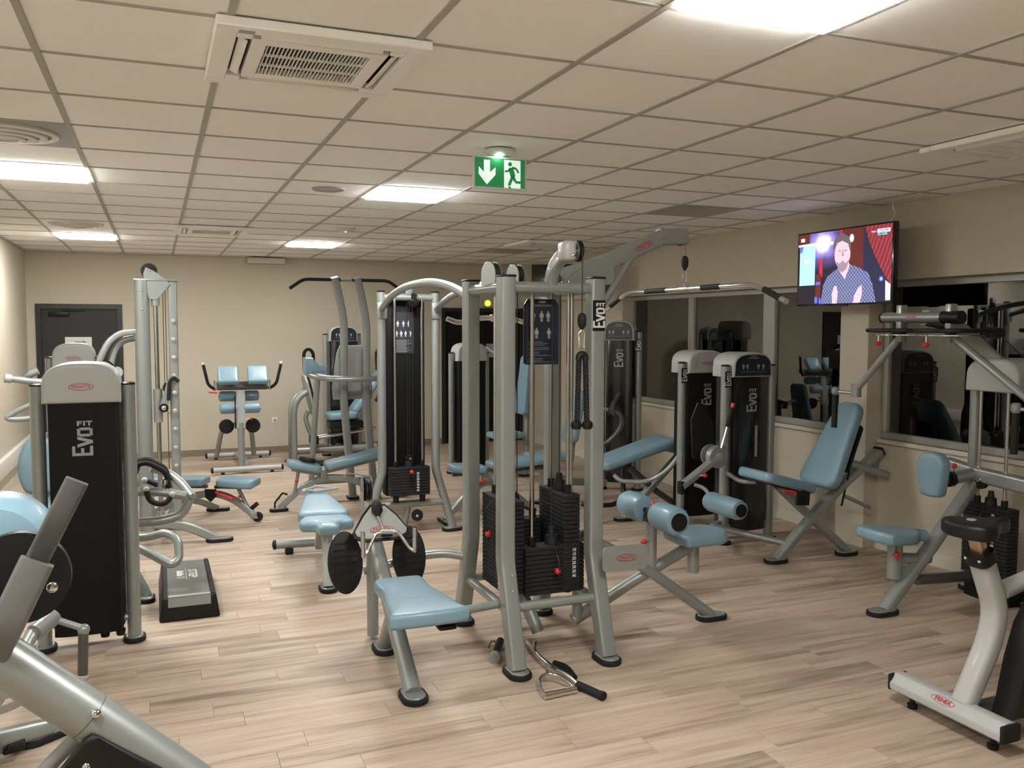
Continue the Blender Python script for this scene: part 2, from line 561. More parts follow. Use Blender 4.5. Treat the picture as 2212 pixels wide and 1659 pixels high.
struct(MB().box((XL, YF, 0), (XL+.014, YB, .09)).build('baseboard_left', 'trim', smooth=False))
struct(MB().box((XL, YB-.012, 0), (-1.42, YB, .09)).box((-.40, YB-.012, 0), (4.03, YB, .09)).build('baseboard_back', pmat('skirting_brown', (.20, .155, .115), .6), smooth=False))
# cable trunking along the left wall
t1 = MB().box((XL, 5.0, .24), (XL+.055, YB-.02, .42), .008, 2).build('trim_1', 'white'); struct(t1)

# ceiling
ce = MB().box((XL-.2, YF-.2, ZC+.03), (XR+.3, YB+.2, ZC+.16)).build('ceiling', 'dark', smooth=False)
struct(ce)
LIT = [(3, 0), (3, 7), (3, 14), (-1, 7), (-1, 14), (-1, 0), (-1, -7)]
OFF = [(7, 7), (7, 14), (7, 0), (7, -7), (3, -7)]
AIR = [(1, 2), (1, 12), (7, 2), (7, 12)]
taken = set(LIT) | set(OFF) | set(AIR)
TB = .012                                # half width of a grid bar
tile_full = MB().box((-T/2+TB-.004, -T/2+TB-.004, 0), (T/2-TB+.004, T/2-TB+.004, .016), .003, 1).mesh('ceiling_tile')
tile_full.materials.append(M['tile'])
far_tiles = MB()
for r in range(-10, 19):
    for c in range(-2, 10):
        if (c, r) in taken: continue
        x0, x1 = max(gx(c), XL), min(gx(c+1), XR); y0, y1 = max(gy(r), YF), min(gy(r+1), YB)
        if x1-x0 < .05 or y1-y0 < .05: continue
        full = x1-x0 > T-1e-3 and y1-y0 > T-1e-3
        cx, cyy = (x0+x1)/2, (y0+y1)/2
        if cyy < 1.5:
            far_tiles.box((x0+.008, y0+.008, ZC+.006), (x1-.008, y1-.008, ZC+.022)); continue
        if full: me = tile_full
        else:
            me = MB().box((x0-cx+.008, y0-cyy+.008, 0), (x1-cx-.008, y1-cyy-.008, .016), .003, 1).mesh('ceiling_tile')
            me.materials.append(M['tile'])
        ob = bpy.data.objects.new('ceiling_tile', me)
        COL.objects.link(ob); ob.location = (cx, cyy, ZC+.006); ob.parent = ce
o = far_tiles.build('ceiling_tiles', 'tile', ce, smooth=False); o['kind'] = 'stuff'
for c in range(-1, 10):
    MB().box((gx(c)-TB, YF, ZC), (gx(c)+TB, YB, ZC+.03)).build('grid_bar', 'grid', ce, smooth=False)
for r in range(-8, 19):
    MB().box((XL, gy(r)-.009, ZC+.002), (XR, gy(r)+.009, ZC+.028)).build('grid_bar', 'grid', ce, smooth=False)
struct(MB().box((XL, YB-.022, ZC-.012), (XR, YB, ZC+.006)).box((XL, YF, ZC-.012), (XL+.022, YB, ZC+.006)).box((XR-.022, YF, ZC-.012), (XR, YB, ZC+.006)).build('trim_2', 'grid', smooth=False))

# light panels
lit_names = {(3, 0): 'large square lit ceiling panel at the top edge of the photo', (3, 7): 'square lit ceiling panel behind the green exit sign',
             (3, 14): 'small lit ceiling panel near the back wall, above the hyperextension bench', (-1, 7): 'lit ceiling panel cut off by the left edge of the photo',
             (-1, 14): 'lit ceiling panel in the far left corner above the grey door', (-1, 0): 'lit ceiling panel overhead on the left, above the near left machines',
             (-1, -7): 'lit ceiling panel behind the viewpoint, on the left'}
off_names = {(3, -7): 'unlit ceiling panel behind the viewpoint, in the middle column', (7, 7): 'unlit grey ceiling panel left of the bright television', (7, 14): 'unlit grey ceiling panel far back above the black door',
             (7, 0): 'unlit ceiling panel overhead at the right, nearest the viewpoint', (7, -7): 'unlit ceiling panel behind the viewpoint on the right side'}
for (c, r) in LIT + OFF:
    on = (c, r) in lit_names
    x0, y0 = gx(c), gy(r)
    t = thing('ceiling_light_panel', (lit_names if on else off_names)[(c, r)], 'ceiling light', (x0+T/2, y0+T/2, ZC), 'square ceiling light panels')
    b = MB()
    for lo, hi in (((x0+TB, y0+TB), (x0+T-TB, y0+TB+.016)), ((x0+TB, y0+T-TB-.016), (x0+T-TB, y0+T-TB)), ((x0+TB, y0+TB+.016), (x0+TB+.016, y0+T-TB-.016)), ((x0+T-TB-.016, y0+TB+.016), (x0+T-TB, y0+T-TB-.016))):
        b.box((lo[0], lo[1], ZC), (hi[0], hi[1], ZC+.02))
    b.build('frame', 'acw' if on else 'offpanel', t, smooth=False)
    MB().box((x0+TB+.012, y0+TB+.012, ZC-(.014 if on else 0)), (x0+T-TB-.012, y0+T-TB-.012, ZC+.012), .008, 2).build('diffuser', 'panel' if on else 'offpanel', t, smooth=False)  # lit ones drop below the frame, shape added to spill light onto the ceiling

# ceiling cassettes
air_names = {(1, 2): 'large white ceiling air conditioner with black grille, nearest the viewpoint', (1, 12): 'small distant ceiling air conditioner left of the far middle light panel',
             (7, 2): 'ceiling air conditioner at the right edge above the television', (7, 12): 'far ceiling air conditioner above the pulley tower and black door'}
for (c, r) in AIR:
    cx, cyy = gx(c)+T/2, gy(r)+T/2
    t = thing('air_conditioner', air_names[(c, r)], 'air conditioner', (cx, cyy, ZC), 'ceiling air conditioner cassettes')
    HW = .345
    # shell: a shallow tray with four slots and a grille opening
    b = MB()
    zl, zt = ZC-.030, ZC+.0
    def bx(a0, b0, a1, b1, z0=zl, z1=zt): b.box((cx+a0, cyy+b0, z0), (cx+a1, cyy+b1, z1), .004, 1)
    G = .175
    S0, S1 = .225, .275                      # slot band
    bx(-HW, -HW, HW, -S1); bx(-HW, S1, HW, HW); bx(-HW, -S1, -S1, S1); bx(S1, -S1, HW, S1)
    for sx in (-1, 1):
        for sy in (-1, 1):
            bx(min(sx*S0, sx*S1), min(sy*S0, sy*S1), max(sx*S0, sx*S1), max(sy*S0, sy*S1))
    bx(-S0, -S0, S0, -G); bx(-S0, G, S0, S0); bx(-S0, -G, -G, G); bx(G, -G, S0, G)
    b.build('housing', 'acw', t)
    MB().box((cx-.28, cyy-.28, ZC-.004), (cx+.28, cyy+.28, ZC+.004)).build('cavity', 'dark', t, smooth=False)
    for (a0, b0, a1, b1) in ((-.2, -.268, .2, -.236), (-.2, .236, .2, .268)):
        MB().box((cx+a0, cyy+b0, zl+.006), (cx+a1, cyy+b1, zl+.012), .002, 1, Matrix.Rotation(math.radians(28 if b0 > 0 else -28), 3, 'X')).build('louvre', 'acw', t)
    for (a0, b0, a1, b1) in ((-.268, -.2, -.236, .2), (.236, -.2, .268, .2)):
        MB().box((cx+a0, cyy+b0, zl+.006), (cx+a1, cyy+b1, zl+.012), .002, 1, Matrix.Rotation(math.radians(-28 if a0 > 0 else 28), 3, 'Y')).build('louvre', 'acw', t)
    slat = MB().box((-.0016, -G, zl+.004-ZC), (.0016, G, zl+.012-ZC)).mesh('grille_slat'); slat.materials.append(M['acw'])
    for i in range(27):
        ob = bpy.data.objects.new('grille_slat', slat); COL.objects.link(ob); ob.parent = t
        ob.location = (-G + 2*G*(i+.5)/27, 0, 0)
    for k in (-1, 1):
        MB().box((cx-G, cyy+k*.058-.003, zl+.002), (cx+G, cyy+k*.058+.003, zl+.010)).build('grille_rib', 'acw', t, smooth=False)
    MB().box((cx-.275, cyy-.31, zl-.003), (cx-.225, cyy-.285, zl+.002), .002, 1).build('indicator', 'hoodgrey', t)

# round air outlets in the left column, speaker and detector
for (c, r), lab in {(-1, 5): 'round ringed air outlet in a grey tile at the left edge', (-1, 12): 'distant round air outlet just before the far left light panel'}.items():
    cx, cyy = gx(c)+T/2, gy(r)+T/2
    t = thing('round_air_outlet', lab, 'air vent', (cx, cyy, ZC), 'round ceiling air outlets')
    MB().box((cx-T/2+TB, cyy-T/2+TB, ZC+.002), (cx+T/2-TB, cyy+T/2-TB, ZC+.005)).build('plate', 'hoodgrey' if r == 5 else 'tile', t, smooth=False)
    for R_, z in ((.235, -.012), (.185, -.022), (.135, -.030), (.085, -.036)):
        MB().lathe([(R_, 0), (R_, z), (R_-.028, z-.004), (R_-.034, z+.006), (R_-.03, 0)], (cx, cyy, ZC+.003), n=32).build('ring', 'white', t)
    MB().lathe([(.03, 0), (.045, -.03), (.0, -.04)], (cx, cyy, ZC+.003), n=20).build('core', 'white', t)
t = thing('ceiling_speaker', 'flat round grey ceiling speaker left of the exit sign', 'speaker', (gx(2.51), gy(7.5), ZC))
MB().lathe([(.115, 0), (.115, -.006), (.105, -.010), (.10, -.008)], (gx(2.51), gy(7.5), ZC+.006), n=28).build('rim', 'hoodgrey', t)
MB().lathe([(.10, 0), (.10, -.007), (0, -.009)], (gx(2.51), gy(7.5), ZC+.006), n=28).build('grille', 'offpanel', t)
t = thing('smoke_detector', 'small ceiling detector with a bright dot near the far middle light', 'detector', (gx(3.52), gy(11.5), ZC))
MB().lathe([(.10, 0), (.10, -.012), (.07, -.028), (0, -.030)], (gx(3.52), gy(11.5), ZC+.006), n=24).build('body', 'white', t)
MB().ball((gx(3.52), gy(11.5), ZC-.026), .014).build('lens', 'signwhite', t)

# exit sign hanging from the ceiling, square to the room's length
ex, ey = gx(3.52), gy(4.6)
t = thing('exit_sign', 'green emergency exit sign with down arrow and running figure under the ceiling', 'exit sign', (ex, ey, ZC))
MB().lathe([(.085, 0), (.085, -.012), (.06, -.03), (0, -.032)], (ex, ey, ZC), n=24).build('ceiling_base', 'white', t)
MB().lathe([(.022, 0), (.02, -.010), (0, -.014)], (ex-.015, ey-.035, ZC-.028), n=16).build('lamp', 'led', t)
zt, zb = ZC-.035, ZC-.21
W2 = .155
b = MB()
b.box((ex-W2, ey-.008, zb), (ex+W2, ey+.012, zt), .003, 1)
b.build('panel', 'white', t)
yy = ey-.0095
def fp(name, poly, mat, par, d=.0012, dy=0):
    return MB().prism([(a, c) for a, c in poly], (ex, yy-dy, (zt+zb)/2), (1, 0, 0), (0, 0, 1), d).build(name, mat, par, smooth=False)
hw, hh = W2-.010, (zt-zb)/2-.010
fp('green_field', [(-hw, -hh), (hw, -hh), (hw, hh), (-hw, hh)], 'signgreen', t)
fp('arrow', [(-.095, .065), (-.060, .065), (-.060, .0), (-.028, .028), (-.028, -.012), (-.0775, -.066), (-.125, -.012), (-.125, .028), (-.095, .0)], 'signwhite', t, dy=.0016)
fp('doorway', [(.022, -hh), (.118, -hh), (.118, .072), (.022, .072)], 'signwhite', t, dy=.0016)
def limb(p, q, w_):
    p = V((p[0], p[1])); q = V((q[0], q[1])); d = (q-p).normalized(); n_ = V((-d.y, d.x))*w_/2
    return [tuple(p+n_), tuple(p-n_), tuple(q-n_), tuple(q+n_)]
fig = MB()
def fpp(poly): fig.prism(poly, (ex, yy-.0032, (zt+zb)/2), (1, 0, 0), (0, 0, 1), .0012)
fpp(ell(.0115, .0115, 12, .056, .050))
for p, q, w_ in (((.060, .030), (.074, -.016), .028), ((.062, .030), (.044, .012), .012), ((.044, .012), (.026, .010), .011), ((.068, .032), (.092, .028), .012), ((.092, .028), (.106, .006), .011),
                 ((.072, -.012), (.050, -.064), .016), ((.074, -.014), (.086, -.040), .016), ((.086, -.044), (.122, -.046), .013), ((.048, -.07), (.060, -.080), .009)):
    fpp(limb(p, q, w_))
fig.build('running_figure', 'signgreen', t, smooth=False)

# ------------------------------------------------------------------ doors
def door(name, x0, x1, ztop, leafmat, paper):
    d = MB()
    d.box((x0, YB-.02, 0), (x0+.06, YB+.12, ztop)); d.box((x1-.06, YB-.02, 0), (x1, YB+.12, ztop)); d.box((x0+.06, YB-.02, ztop-.06), (x1-.06, YB+.12, ztop))
    fr = d.build(name, 'jamb', smooth=False); struct(fr)
    MB().box((x0+.06, YB+.012, .008), (x1-.06, YB+.055, ztop-.06), .003, 1).build('door_leaf', leafmat, fr)
    return fr
d1 = door('door_1', -1.42, -.40, 2.075, 'door', True)
MB().box((-1.27, YB-.04, 1.925), (-1.03, YB+.014, 1.975), .006, 2).box((-1.10, YB-.03, 1.99), (-.84, YB-.015, 2.005)).build('door_closer', 'black', d1)
for z in (1.86, 1.70, 1.2, .3):
    MB().cyl((-1.365, YB+.004, z-.03), (-1.365, YB+.004, z+.03), .009).build('hinge', 'chrome', d1)
d2 = door('door_2', 4.03, 5.37, 2.08, 'doorb', True)
MB().box((4.695, YB+.008, .01), (4.705, YB+.013, 2.02)).build('meeting_strip', 'jamb', d2, smooth=False)
for z in (1.85, 1.70, 1.05, .35):
    MB().cyl((4.085, YB+.004, z-.04), (4.085, YB+.004, z+.04), .008).build('hinge', 'chrome', d2)
t = thing('paper_notice', 'white paper notice with a green arrow taped to the grey door', 'notice', (-.93, YB+.008, 1.56), 'paper notices taped to doors')
MB().box((-1.09, YB+.0095, 1.44), (-.775, YB+.0115, 1.65)).build('sheet', 'paper', t, smooth=False)
MB().prism([(-.07, -.016), (.035, -.016), (.035, -.032), (.072, 0), (.035, .032), (.035, .016), (-.07, .016)], (-.91, YB+.0094, 1.578), (1, 0, 0), (0, 0, 1), .001).build('arrow', 'greenprint', t, smooth=False)
tag(MB().box((4.755, YB+.0095, 1.32), (4.93, YB+.0115, 1.53)).build('paper_notice', 'hoodgrey', smooth=False), 'small pale notice on the black double door', 'notice', 'paper notices taped to doors')
# lamp over the black door
t = thing('warning_lamp', 'small glowing yellow lamp unit above the black door', 'lamp', (4.79, YB, 2.15))
MB().box((4.68, YB-.05, 2.10), (4.92, YB, 2.22), .012, 2).build('body', 'hoodgrey', t)
MB().ball((4.76, YB-.06, 2.155), .045, 1, .6, 1).build('lens', 'amber', t)
t = thing('wall_socket', 'white wall socket beside the hyperextension bench', 'socket', (1.546, YB, .46))
MB().box((1.506, YB-.012, .42), (1.586, YB, .50), .006, 2).build('plate', 'white', t)
MB().cyl((1.546, YB-.0145, .46), (1.546, YB-.011, .46), .022, n=20).build('well', 'hoodgrey', t)
t = thing('wall_duct_box', 'beige boxed duct end under the ceiling on the back wall', 'duct', (1.45, YB, 2.70))
MB().box((1.20, YB-.16, 2.665), (1.70, YB, 2.742), .006, 1).build('casing', 'trim', t)
t = thing('emergency_light', 'white emergency light high on the left wall, cut by the photo edge', 'light', (XL, 9.6, 2.55))
MB().box((XL, 9.45, 2.50), (XL+.06, 9.80, 2.60), .012, 2).build('body', 'white', t)
MB().box((XL+.058, 9.47, 2.515), (XL+.068, 9.78, 2.585), .006, 2).build('diffuser', 'acw', t)

# ------------------------------------------------------------------ windows
def window(name, ya, yb, mull):
    xg = XR+.05
    b = MB(); f = .055
    b.box((xg-.03, ya, WZ0), (xg+.04, yb, WZ0+f), .004, 1); b.box((xg-.03, ya, WZ1-f), (xg+.04, yb, WZ1), .004, 1)
    b.box((xg-.03, ya, WZ0+f), (xg+.04, ya+f, WZ1-f), .004, 1); b.box((xg-.03, yb-f, WZ0+f), (xg+.04, yb, WZ1-f), .004, 1)
    fr = b.build(name, 'alu'); struct(fr)
    edges = [ya+f]
    for m_, w_ in mull:
        MB().box((xg-.03, m_-w_/2, WZ0+f), (xg+.04, m_+w_/2, WZ1-f), .004, 1).build('mullion', 'alu', fr)
        edges += [m_-w_/2, m_+w_/2]
    edges.append(yb-f)
    for i in range(0, len(edges), 2):
        MB().box((xg, edges[i]-.005, WZ0+f-.005), (xg+.004, edges[i+1]+.005, WZ1-f+.005)).build('pane', 'glass', fr, smooth=False)
    MB().box((XR-.03, ya, WZ0-.035), (xg-.028, yb, WZ0), .005, 1).build('sill', 'trim', fr)
    return fr
window('window_1', 5.72, 9.45, [(6.83, .17), (8.15, .10)])
window('window_2', .2, 5.40, [(2.0, .12), (3.85, .12)])
# outside: dark ground and a facade across the yard
tag(MB().box((5.8, -30, -.6), (60, 60, -.5)).build('car_park', 'ground', smooth=False), 'dark asphalt outside the windows', 'ground')
bpy.data.objects['car_park']['kind'] = 'structure'
for i, (x, y, z, c, lab) in enumerate(((13, 8.9, 2.25, (1, .55, .12), 'orange street lamp seen in the right window, upper one'), (12, 8.9, 1.75, (1, .42, .10), 'small orange street lamp in the right window, under the disc'),
                                 (12, 7.60, 1.80, (1, .9, .7), 'left of the two pale lamps in the right window'), (12, 7.35, 1.80, (1, .9, .7), 'right of the two pale lamps in the right window'))):
    t = thing('street_lamp', lab, 'street lamp', (x, y, -.5), 'lamps outside the window')
    MB().cyl((x, y, -.5), (x, y, z-.05), .03, .02).build('pole', 'black', t)
    MB().ball((x, y, z), .045).build('globe', emat('lamp_glow_%d' % i, c, 6.0), t)

# ================================================================== MACHINE PARTS
def foot(x, y, parent, d=(1, 0), l=.19, w=.115):
    """oval foot: pale plate bedded in a black rubber pad"""
    ax = V((d[0], d[1], 0)).normalized(); ay = V((-ax.y, ax.x, 0))
    rb = MB().prism(stadium(l, w), (x, y, .0), ax, ay, .028, .005, 2).build('rubber_foot', 'rubber', parent)
    MB().prism(stadium(l-.026, w-.026), (x, y, .024), ax, ay, .010, .003, 1).build('foot_plate', 'silver', rb)
    return rb

def pad(poly, org, ax, ay, th, parent, name='pad', bev=.022, label=None, mat='blue'):
    return MB().prism(poly, org, ax, ay, th, min(bev, th*.45), 3).build(name, mat, parent, label)

def rpoly(l, w, r, seg=5):
    return rrect(l, w, r, seg)

def taper(l, w0, w1, r=.05):
    """rounded trapezoid along a (0..l): width w0 at a=0 and w1 at a=l"""
    pts = []
    cs = [(r, -w0/2+r, 180), (l-r, -w1/2+r, 270), (l-r, w1/2-r, 0), (r, w0/2-r, 90)]
    for cx, cy, a0 in cs:
        for i in range(6):
            a = math.radians(a0 + 90*i/5)
            pts.append((cx + r*math.cos(a), cy + r*math.sin(a)))
    return pts

def knob(p, d, parent, r=.017, stem=.03, name='pull_knob'):
    """red pull knob on a short steel stem"""
    p = V(p); d = V(d).normalized()
    st = MB().cyl(p, p+d*stem, .007).build(name, 'chrome', parent)
    MB().lathe([(.008, 0), (r*.8, .004), (r, .014), (r*.75, .026), (r*.2, .032)], p+d*stem, d, 12).build('red_cap', 'red', st)
    return st

def bolt(p, d, parent, r=.010):
    p = V(p); d = V(d).normalized()
    return MB().lathe([(r*1.2, 0), (r*1.2, .002), (r, .005), (r*.4, .008)], p, d, 10).build('bolt', 'chrome', parent)

def pulley(c, axis, r, parent, th=.028, mat='black'):
    ax = V(axis).normalized(); c = V(c)
    w_ = MB().lathe([(r*.25, -th/2-.002), (r*.96, -th/2), (r, -th*.35), (r*.86, 0), (r, th*.35), (r*.96, th/2), (r*.25, th/2+.002)], c, ax, 28).build('pulley_wheel', mat, parent)
    MB().cyl(c-ax*(th/2+.012), c+ax*(th/2+.012), .011, n=10).build('axle', 'chrome', w_)
    return w_

def weight_stack(parent, cx, cy, along, width, depth, z0, n, th=.0246, face=None, rods=True, rod_top=2.0, rod_gap=.24, pin=3, rod_bot=.2, nums=None):
    """guide rods, plates, selector stem and red pin; along = 'x' or 'y' is the long side; face = outward side of the pin"""
    lx, ly = (width, depth) if along == 'x' else (depth, width)
    z1 = z0 + n*th
    fx, fy = face
    # stem and head plate = the part that carries the plates
    b = MB()
    b.box((cx-lx/2, cy-ly/2, z1-.001), (cx+lx/2, cy+ly/2, z1+th*.9), .003, 1)
    b.cyl((cx, cy, z1+th*.9), (cx, cy, z1+.075), .038, .034, 16)
    b.cyl((cx, cy, z1+.075), (cx, cy, z1+.12), .022, .016, 14)
    st = b.build('weight_stack', 'stack', parent)
    pm = MB().box((-lx/2, -ly/2, .0008), (lx/2, ly/2, th-.0022), .0028, 1).mesh('stack_plate'); pm.materials.append(M['stack'])
    rl = V(root_loc(parent))
    for i in range(n):
        ob = bpy.data.objects.new('stack_plate', pm); COL.objects.link(ob); ob.parent = st
        ob.location = V((cx, cy, z0+i*th)) - rl
    off = V((rod_gap/2, 0, 0)) if along == 'x' else V((0, rod_gap/2, 0))
    if rods:
        for s in (-1, 1):
            p = V((cx, cy, 0)) + off*s
            r_ = MB().cyl((p.x, p.y, rod_bot), (p.x, p.y, rod_top), .0115, n=10).build('guide_rod', 'rod', parent)
            MB().cyl((p.x, p.y, z1+th*.9), (p.x, p.y, z1+th*.9+.05), .021, n=12).build('bushing', 'black', r_)
            MB().cyl((p.x, p.y, rod_bot), (p.x, p.y, z0), .026, n=12).build('rubber_stop', 'rubber', r_)
    f = V((fx, fy, 0)); h = (depth/2)
    pz = z1 - (pin+.5)*th
    p = V((cx, cy, pz)) + f*h
    pn = MB().cyl(p-f*.01, p+f*.02, .006, n=8).build('selector_pin', 'chrome', parent)
    MB().ball(p+f*.03, .019, n=12).build('red_cap', 'red', pn)
    q = V((cx, cy, z1+.03)) + f*.036
    side = V((-fy, fx, 0))
    MB().tube([q, q+f*(h+.02)-V((0,0,.08)), p+f*.03-V((0,0,.06))+side*.01, p+f*.03+side*.006], .004, .04, 6).build('coiled_lanyard', 'cable', pn)
    # strip of holes / numbers down the face
    nb = MB()
    sd = side
    for i in range(n):
        c = V((cx, cy, z0+(i+.5)*th)) + f*(h+.0004)
        nb.box((c.x-.004*abs(sd.x)-.001*abs(fx), c.y-.004*abs(sd.y)-.001*abs(fy), c.z-.004), (c.x+.004*abs(sd.x)+.001*abs(fx), c.y+.004*abs(sd.y)+.001*abs(fy), c.z+.004))
    nb.build('pin_holes', 'dark', st, smooth=False)
    if nums:
        sx = V((fy*-1, fx, 0))*-1 if False else V((-fy, fx, 0))
        for i, tx in enumerate(nums):
            c = V((cx, cy, z1-(i+.5)*th)) + f*(h+.001) + V((-fy, fx, 0))*nums_off
            lettering('number', tx, .021, c, V((-fy, fx, 0)), (0, 0, 1), 'whiteprint', st, .0006)
    return st
nums_off = .10

def hood(parent, c, wd, nd_, w, z0, z1, dp, mat='hood', name='hood'):
    """arched hood: c = plan centre, wd = width direction, nd_ = front direction, dp = depth"""
    wd = V(wd).normalized(); nd_ = V(nd_).normalized()
    h = z1-z0; pts = [(-w/2, 0), (w/2, 0)]
    for i in range(17):
        a = math.pi*i/16
        x = math.cos(a); z = math.sin(a)
        sx = math.copysign(abs(x)**.70, x); sz = z**.74
        pts.append((w/2*sx, h*.36 + h*.64*sz))
    o = V((c[0], c[1], z0)) + nd_*dp/2
    # plane axes: wd, up ; normal = wd x up must point back (-nd_)
    n = wd.cross(V((0, 0, 1)))
    if n.dot(nd_) > 0: o = V((c[0], c[1], z0)) - nd_*dp/2
    return MB().cushion(pts, o, wd, (0, 0, 1), dp, .022, 0.0).build(name, mat, parent)

def tower(parent, c, wd, nd_, gap=.456, zp=1.47, zh=1.60, depth=.22, front_glass=False, badge=True, evo_on=True, fwd=0.0):
    """selectorised weight housing: two posts on feet, dark shroud, arched hood; c = plan centre, wd = width dir, nd_ = the side that is seen"""
    wd = V(wd).normalized(); nd_ = V(nd_).normalized(); C = V((c[0], c[1], 0))
    up = V((0, 0, 1))
    for s in (-1, 1):
        p = C + wd*(s*gap/2) + nd_*fwd
        po = MB().tube([p+up*.03, p+up*zp], .037, 0, 16).build('post', 'silver', parent)
        MB().lathe([(.038, 0), (.038, .008), (.03, .014), (0, .016)], p+up*zp, (0, 0, 1), 16).build('end_cap', 'black', po)
        foot(p.x, p.y, po, (nd_.x, nd_.y), .15, .12)
        for z in (zp-.05, .14):
            MB().cyl(p+up*z, C+wd*(s*(gap/2-.06))+nd_*fwd+up*z, .02, n=12).build('tie', 'silver', po)
    w = gap-.082
    # shroud slightly bowed, wider side towards nd_
    poly = [(-w/2, depth/2-.03), (-w/2+.02, -depth/2)] + [(w/2*(-1+2*i/8)*.94, -depth/2-.018*math.sin(math.pi*i/8)) for i in range(1, 8)] + [(w/2-.02, -depth/2), (w/2, depth/2-.03)]
    if wd.cross(-nd_).z < 0: poly = [(-a, b) for a, b in poly][::-1]
    MB().prism(poly, C+up*.10, wd, -nd_, (zp-.06-.10)*(1 if wd.cross(-nd_).z > 0 else 1), .004, 1).build('shroud', 'gloss' if front_glass else 'shroud', parent)
    hd = hood(parent, c, wd, nd_, w+.014, zp-.09, zh, depth+.06)
    f = C + nd_*(depth/2+.032)
    rt = wd if wd.cross(up).dot(nd_) > 0 else -wd          # reading direction seen from the front
    if front_glass:
        pts = [(-w/2+.012, .012), (w/2-.012, .012)]
        h = zh-zp+.09-.024
        for i in range(17):
            a = math.pi*i/16; x = math.cos(a); z = math.sin(a)
            pts.append(((w/2-.014)*math.copysign(abs(x)**.70, x), .01+h*.36+h*.62*z**.74))
        pl = MB().prism(pts, C+nd_*(depth/2+.031)+up*(zp-.09), rt, up, .002).build('instruction_panel', 'navy', parent, smooth=False)
        k = MB()
        for i in range(4):
            for dx, dz, ww, hh in ((0, 0, .010, .042), (-.008, .008, .006, .022), (.008, .008, .006, .022)):
                x = (-.10, -.06, .05, .10)[i]+dx
                k.box((x-ww/2, -.0008, .085+dz-hh/2), (x+ww/2, .0008, .085+dz+hh/2))
        k.box((-.13, -.0008, .045), (.13, .0008, .0475)); k.box((-.05, -.0008, .155), (.05, .0008, .160)); k.box((-.03, -.0008, .170), (.03, .0008, .176))
        rotm = Matrix((rt, -nd_, up)).transposed()
        base = C+nd_*(depth/2+.034)+up*(zp-.09)
        for v in k.bm.verts: v.co = base + rotm @ v.co
        k.build('printed_figures', 'greyprint', pl, smooth=False)['kind'] = 'stuff'
    elif badge:
        logo_oval(f+up*(zp+.0), rt, up, .125, hd)
    if evo_on:
        evo(C+nd_*(depth/2+.020)+up*(zp-.28), rt, up, .19, parent)
    return hd

def mast_badge(p, xd, yd, h, parent):
    """small dark EVO FIT label on a post"""
    xd = V(xd).normalized(); yd = V(yd).normalized()
    o = MB().prism([(-.26*h, -.58*h), (.26*h, -.58*h), (.26*h, .56*h), (-.26*h, .56*h)], p, xd, yd, .0015).build('post_label', 'black', parent, smooth=False)
    evo(V(p)+xd.cross(yd)*.0016, xd, yd, h*.92, o, 'whiteprint')
    return o

def carabiner(top, parent, h=.07, w=.028):
    t = V(top)
    return MB().tube([t, t+V((w/2, 0, -.02)), t+V((w*.4, 0, -h)), t+V((-w*.4, 0, -h)), t+V((-w/2, 0, -.02))], .004, 0, 8, closed=True, up=(0, 1, 0)).build('carabiner', 'chrome', parent)

# ================================================================== MULTI-STATION GYM
mg = thing('multi_gym', 'silver four-post multi-station cable gym in the middle of the room', 'gym machine', (1.955, 4.5, 0))
PX = (1.692, 2.215); PY = (4.235, 4.78)
for ix, x in enumerate(PX):
    for iy, y in enumerate(PY):
        s = -1 if iy == 0 else 1
        po = MB().rtube([(x, y+s*.165, .028), (x, y, .56), (x, y, 2.055)], .084, .09, (0, 1, 0), .04, .015).build('post', 'silver', mg)
        MB().box((x-.043, y-.046, 2.053), (x+.043, y+.046, 2.068), .006, 2).build('end_cap', 'black', po)
        foot(x, y+s*.165, po, (0, 1), .20, .125)
# crossbars
zt_ = 2.005
for a, c in (((PX[0], PY[0], zt_), (PX[1], PY[0], zt_)), ((PX[0], PY[1], zt_), (PX[1], PY[1], zt_)), ((PX[0], PY[0], zt_), (PX[0], PY[1], zt_)), ((PX[1], PY[0], zt_), (PX[1], PY[1], zt_))):
    MB().tube([a, c], .03, 0, 14).build('top_bar', 'silver', mg)
for a, c in (((PX[0], 4.165, .325), (PX[1], 4.165, .325)), ((PX[0], 4.17, .30), (PX[0], 4.85, .30)), ((PX[1], 4.17, .30), (PX[1], 4.85, .30)), ((PX[0], 4.85, .30), (PX[1], 4.85, .30))):
    MB().tube([a, c], .026, 0, 12).build('base_bar', 'silver', mg)
MB().cyl((1.89, 4.50, .30), (1.95, 4.38, .09), .036, n=14).build('base_strut', 'silver', mg)
# stacks
st = weight_stack(mg, 2.03, 4.39, 'x', .36, .115, .315, 10, face=(0, -1), rod_top=1.99, rod_gap=.24, pin=4, rod_bot=.325)
for i, tx in enumerate(('10', '15', '20', '25', '30', '35', '40')):
    lettering('number', tx, .024, (2.145, 4.39-.0590, .315+10*.0246-(i+.35)*.0246), (1, 0, 0), (0, 0, 1), 'whiteprint', st, .0008)
weight_stack(mg, 1.80, 4.545, 'y', .36, .115, .325, 20, face=(-1, 0), rod_top=1.99, rod_gap=.24, pin=7, rod_bot=.30)
weight_stack(mg, 2.13, 4.50, 'y', .34, .10, .325, 21, face=(1, 0), rod_top=1.99, rod_gap=.22, pin=5, rod_bot=.30)
weight_stack(mg, 1.95, 4.70, 'x', .34, .10, .33, 13, face=(0, 1), rod_top=1.99, rod_gap=.2, pin=4, rod_bot=.30)
def num_strip(x, y, z0, z1, n, par):
    b = MB()
    for i in range(n):
        z = z0+(z1-z0)*(i+.5)/n
        b.box((x-.001, y-.011, z-.007), (x, y-.002, z+.007)); b.box((x-.001, y+.001, z-.007), (x, y+.010, z+.007))
    return b.build('number_strip', 'whiteprint', par, smooth=False)
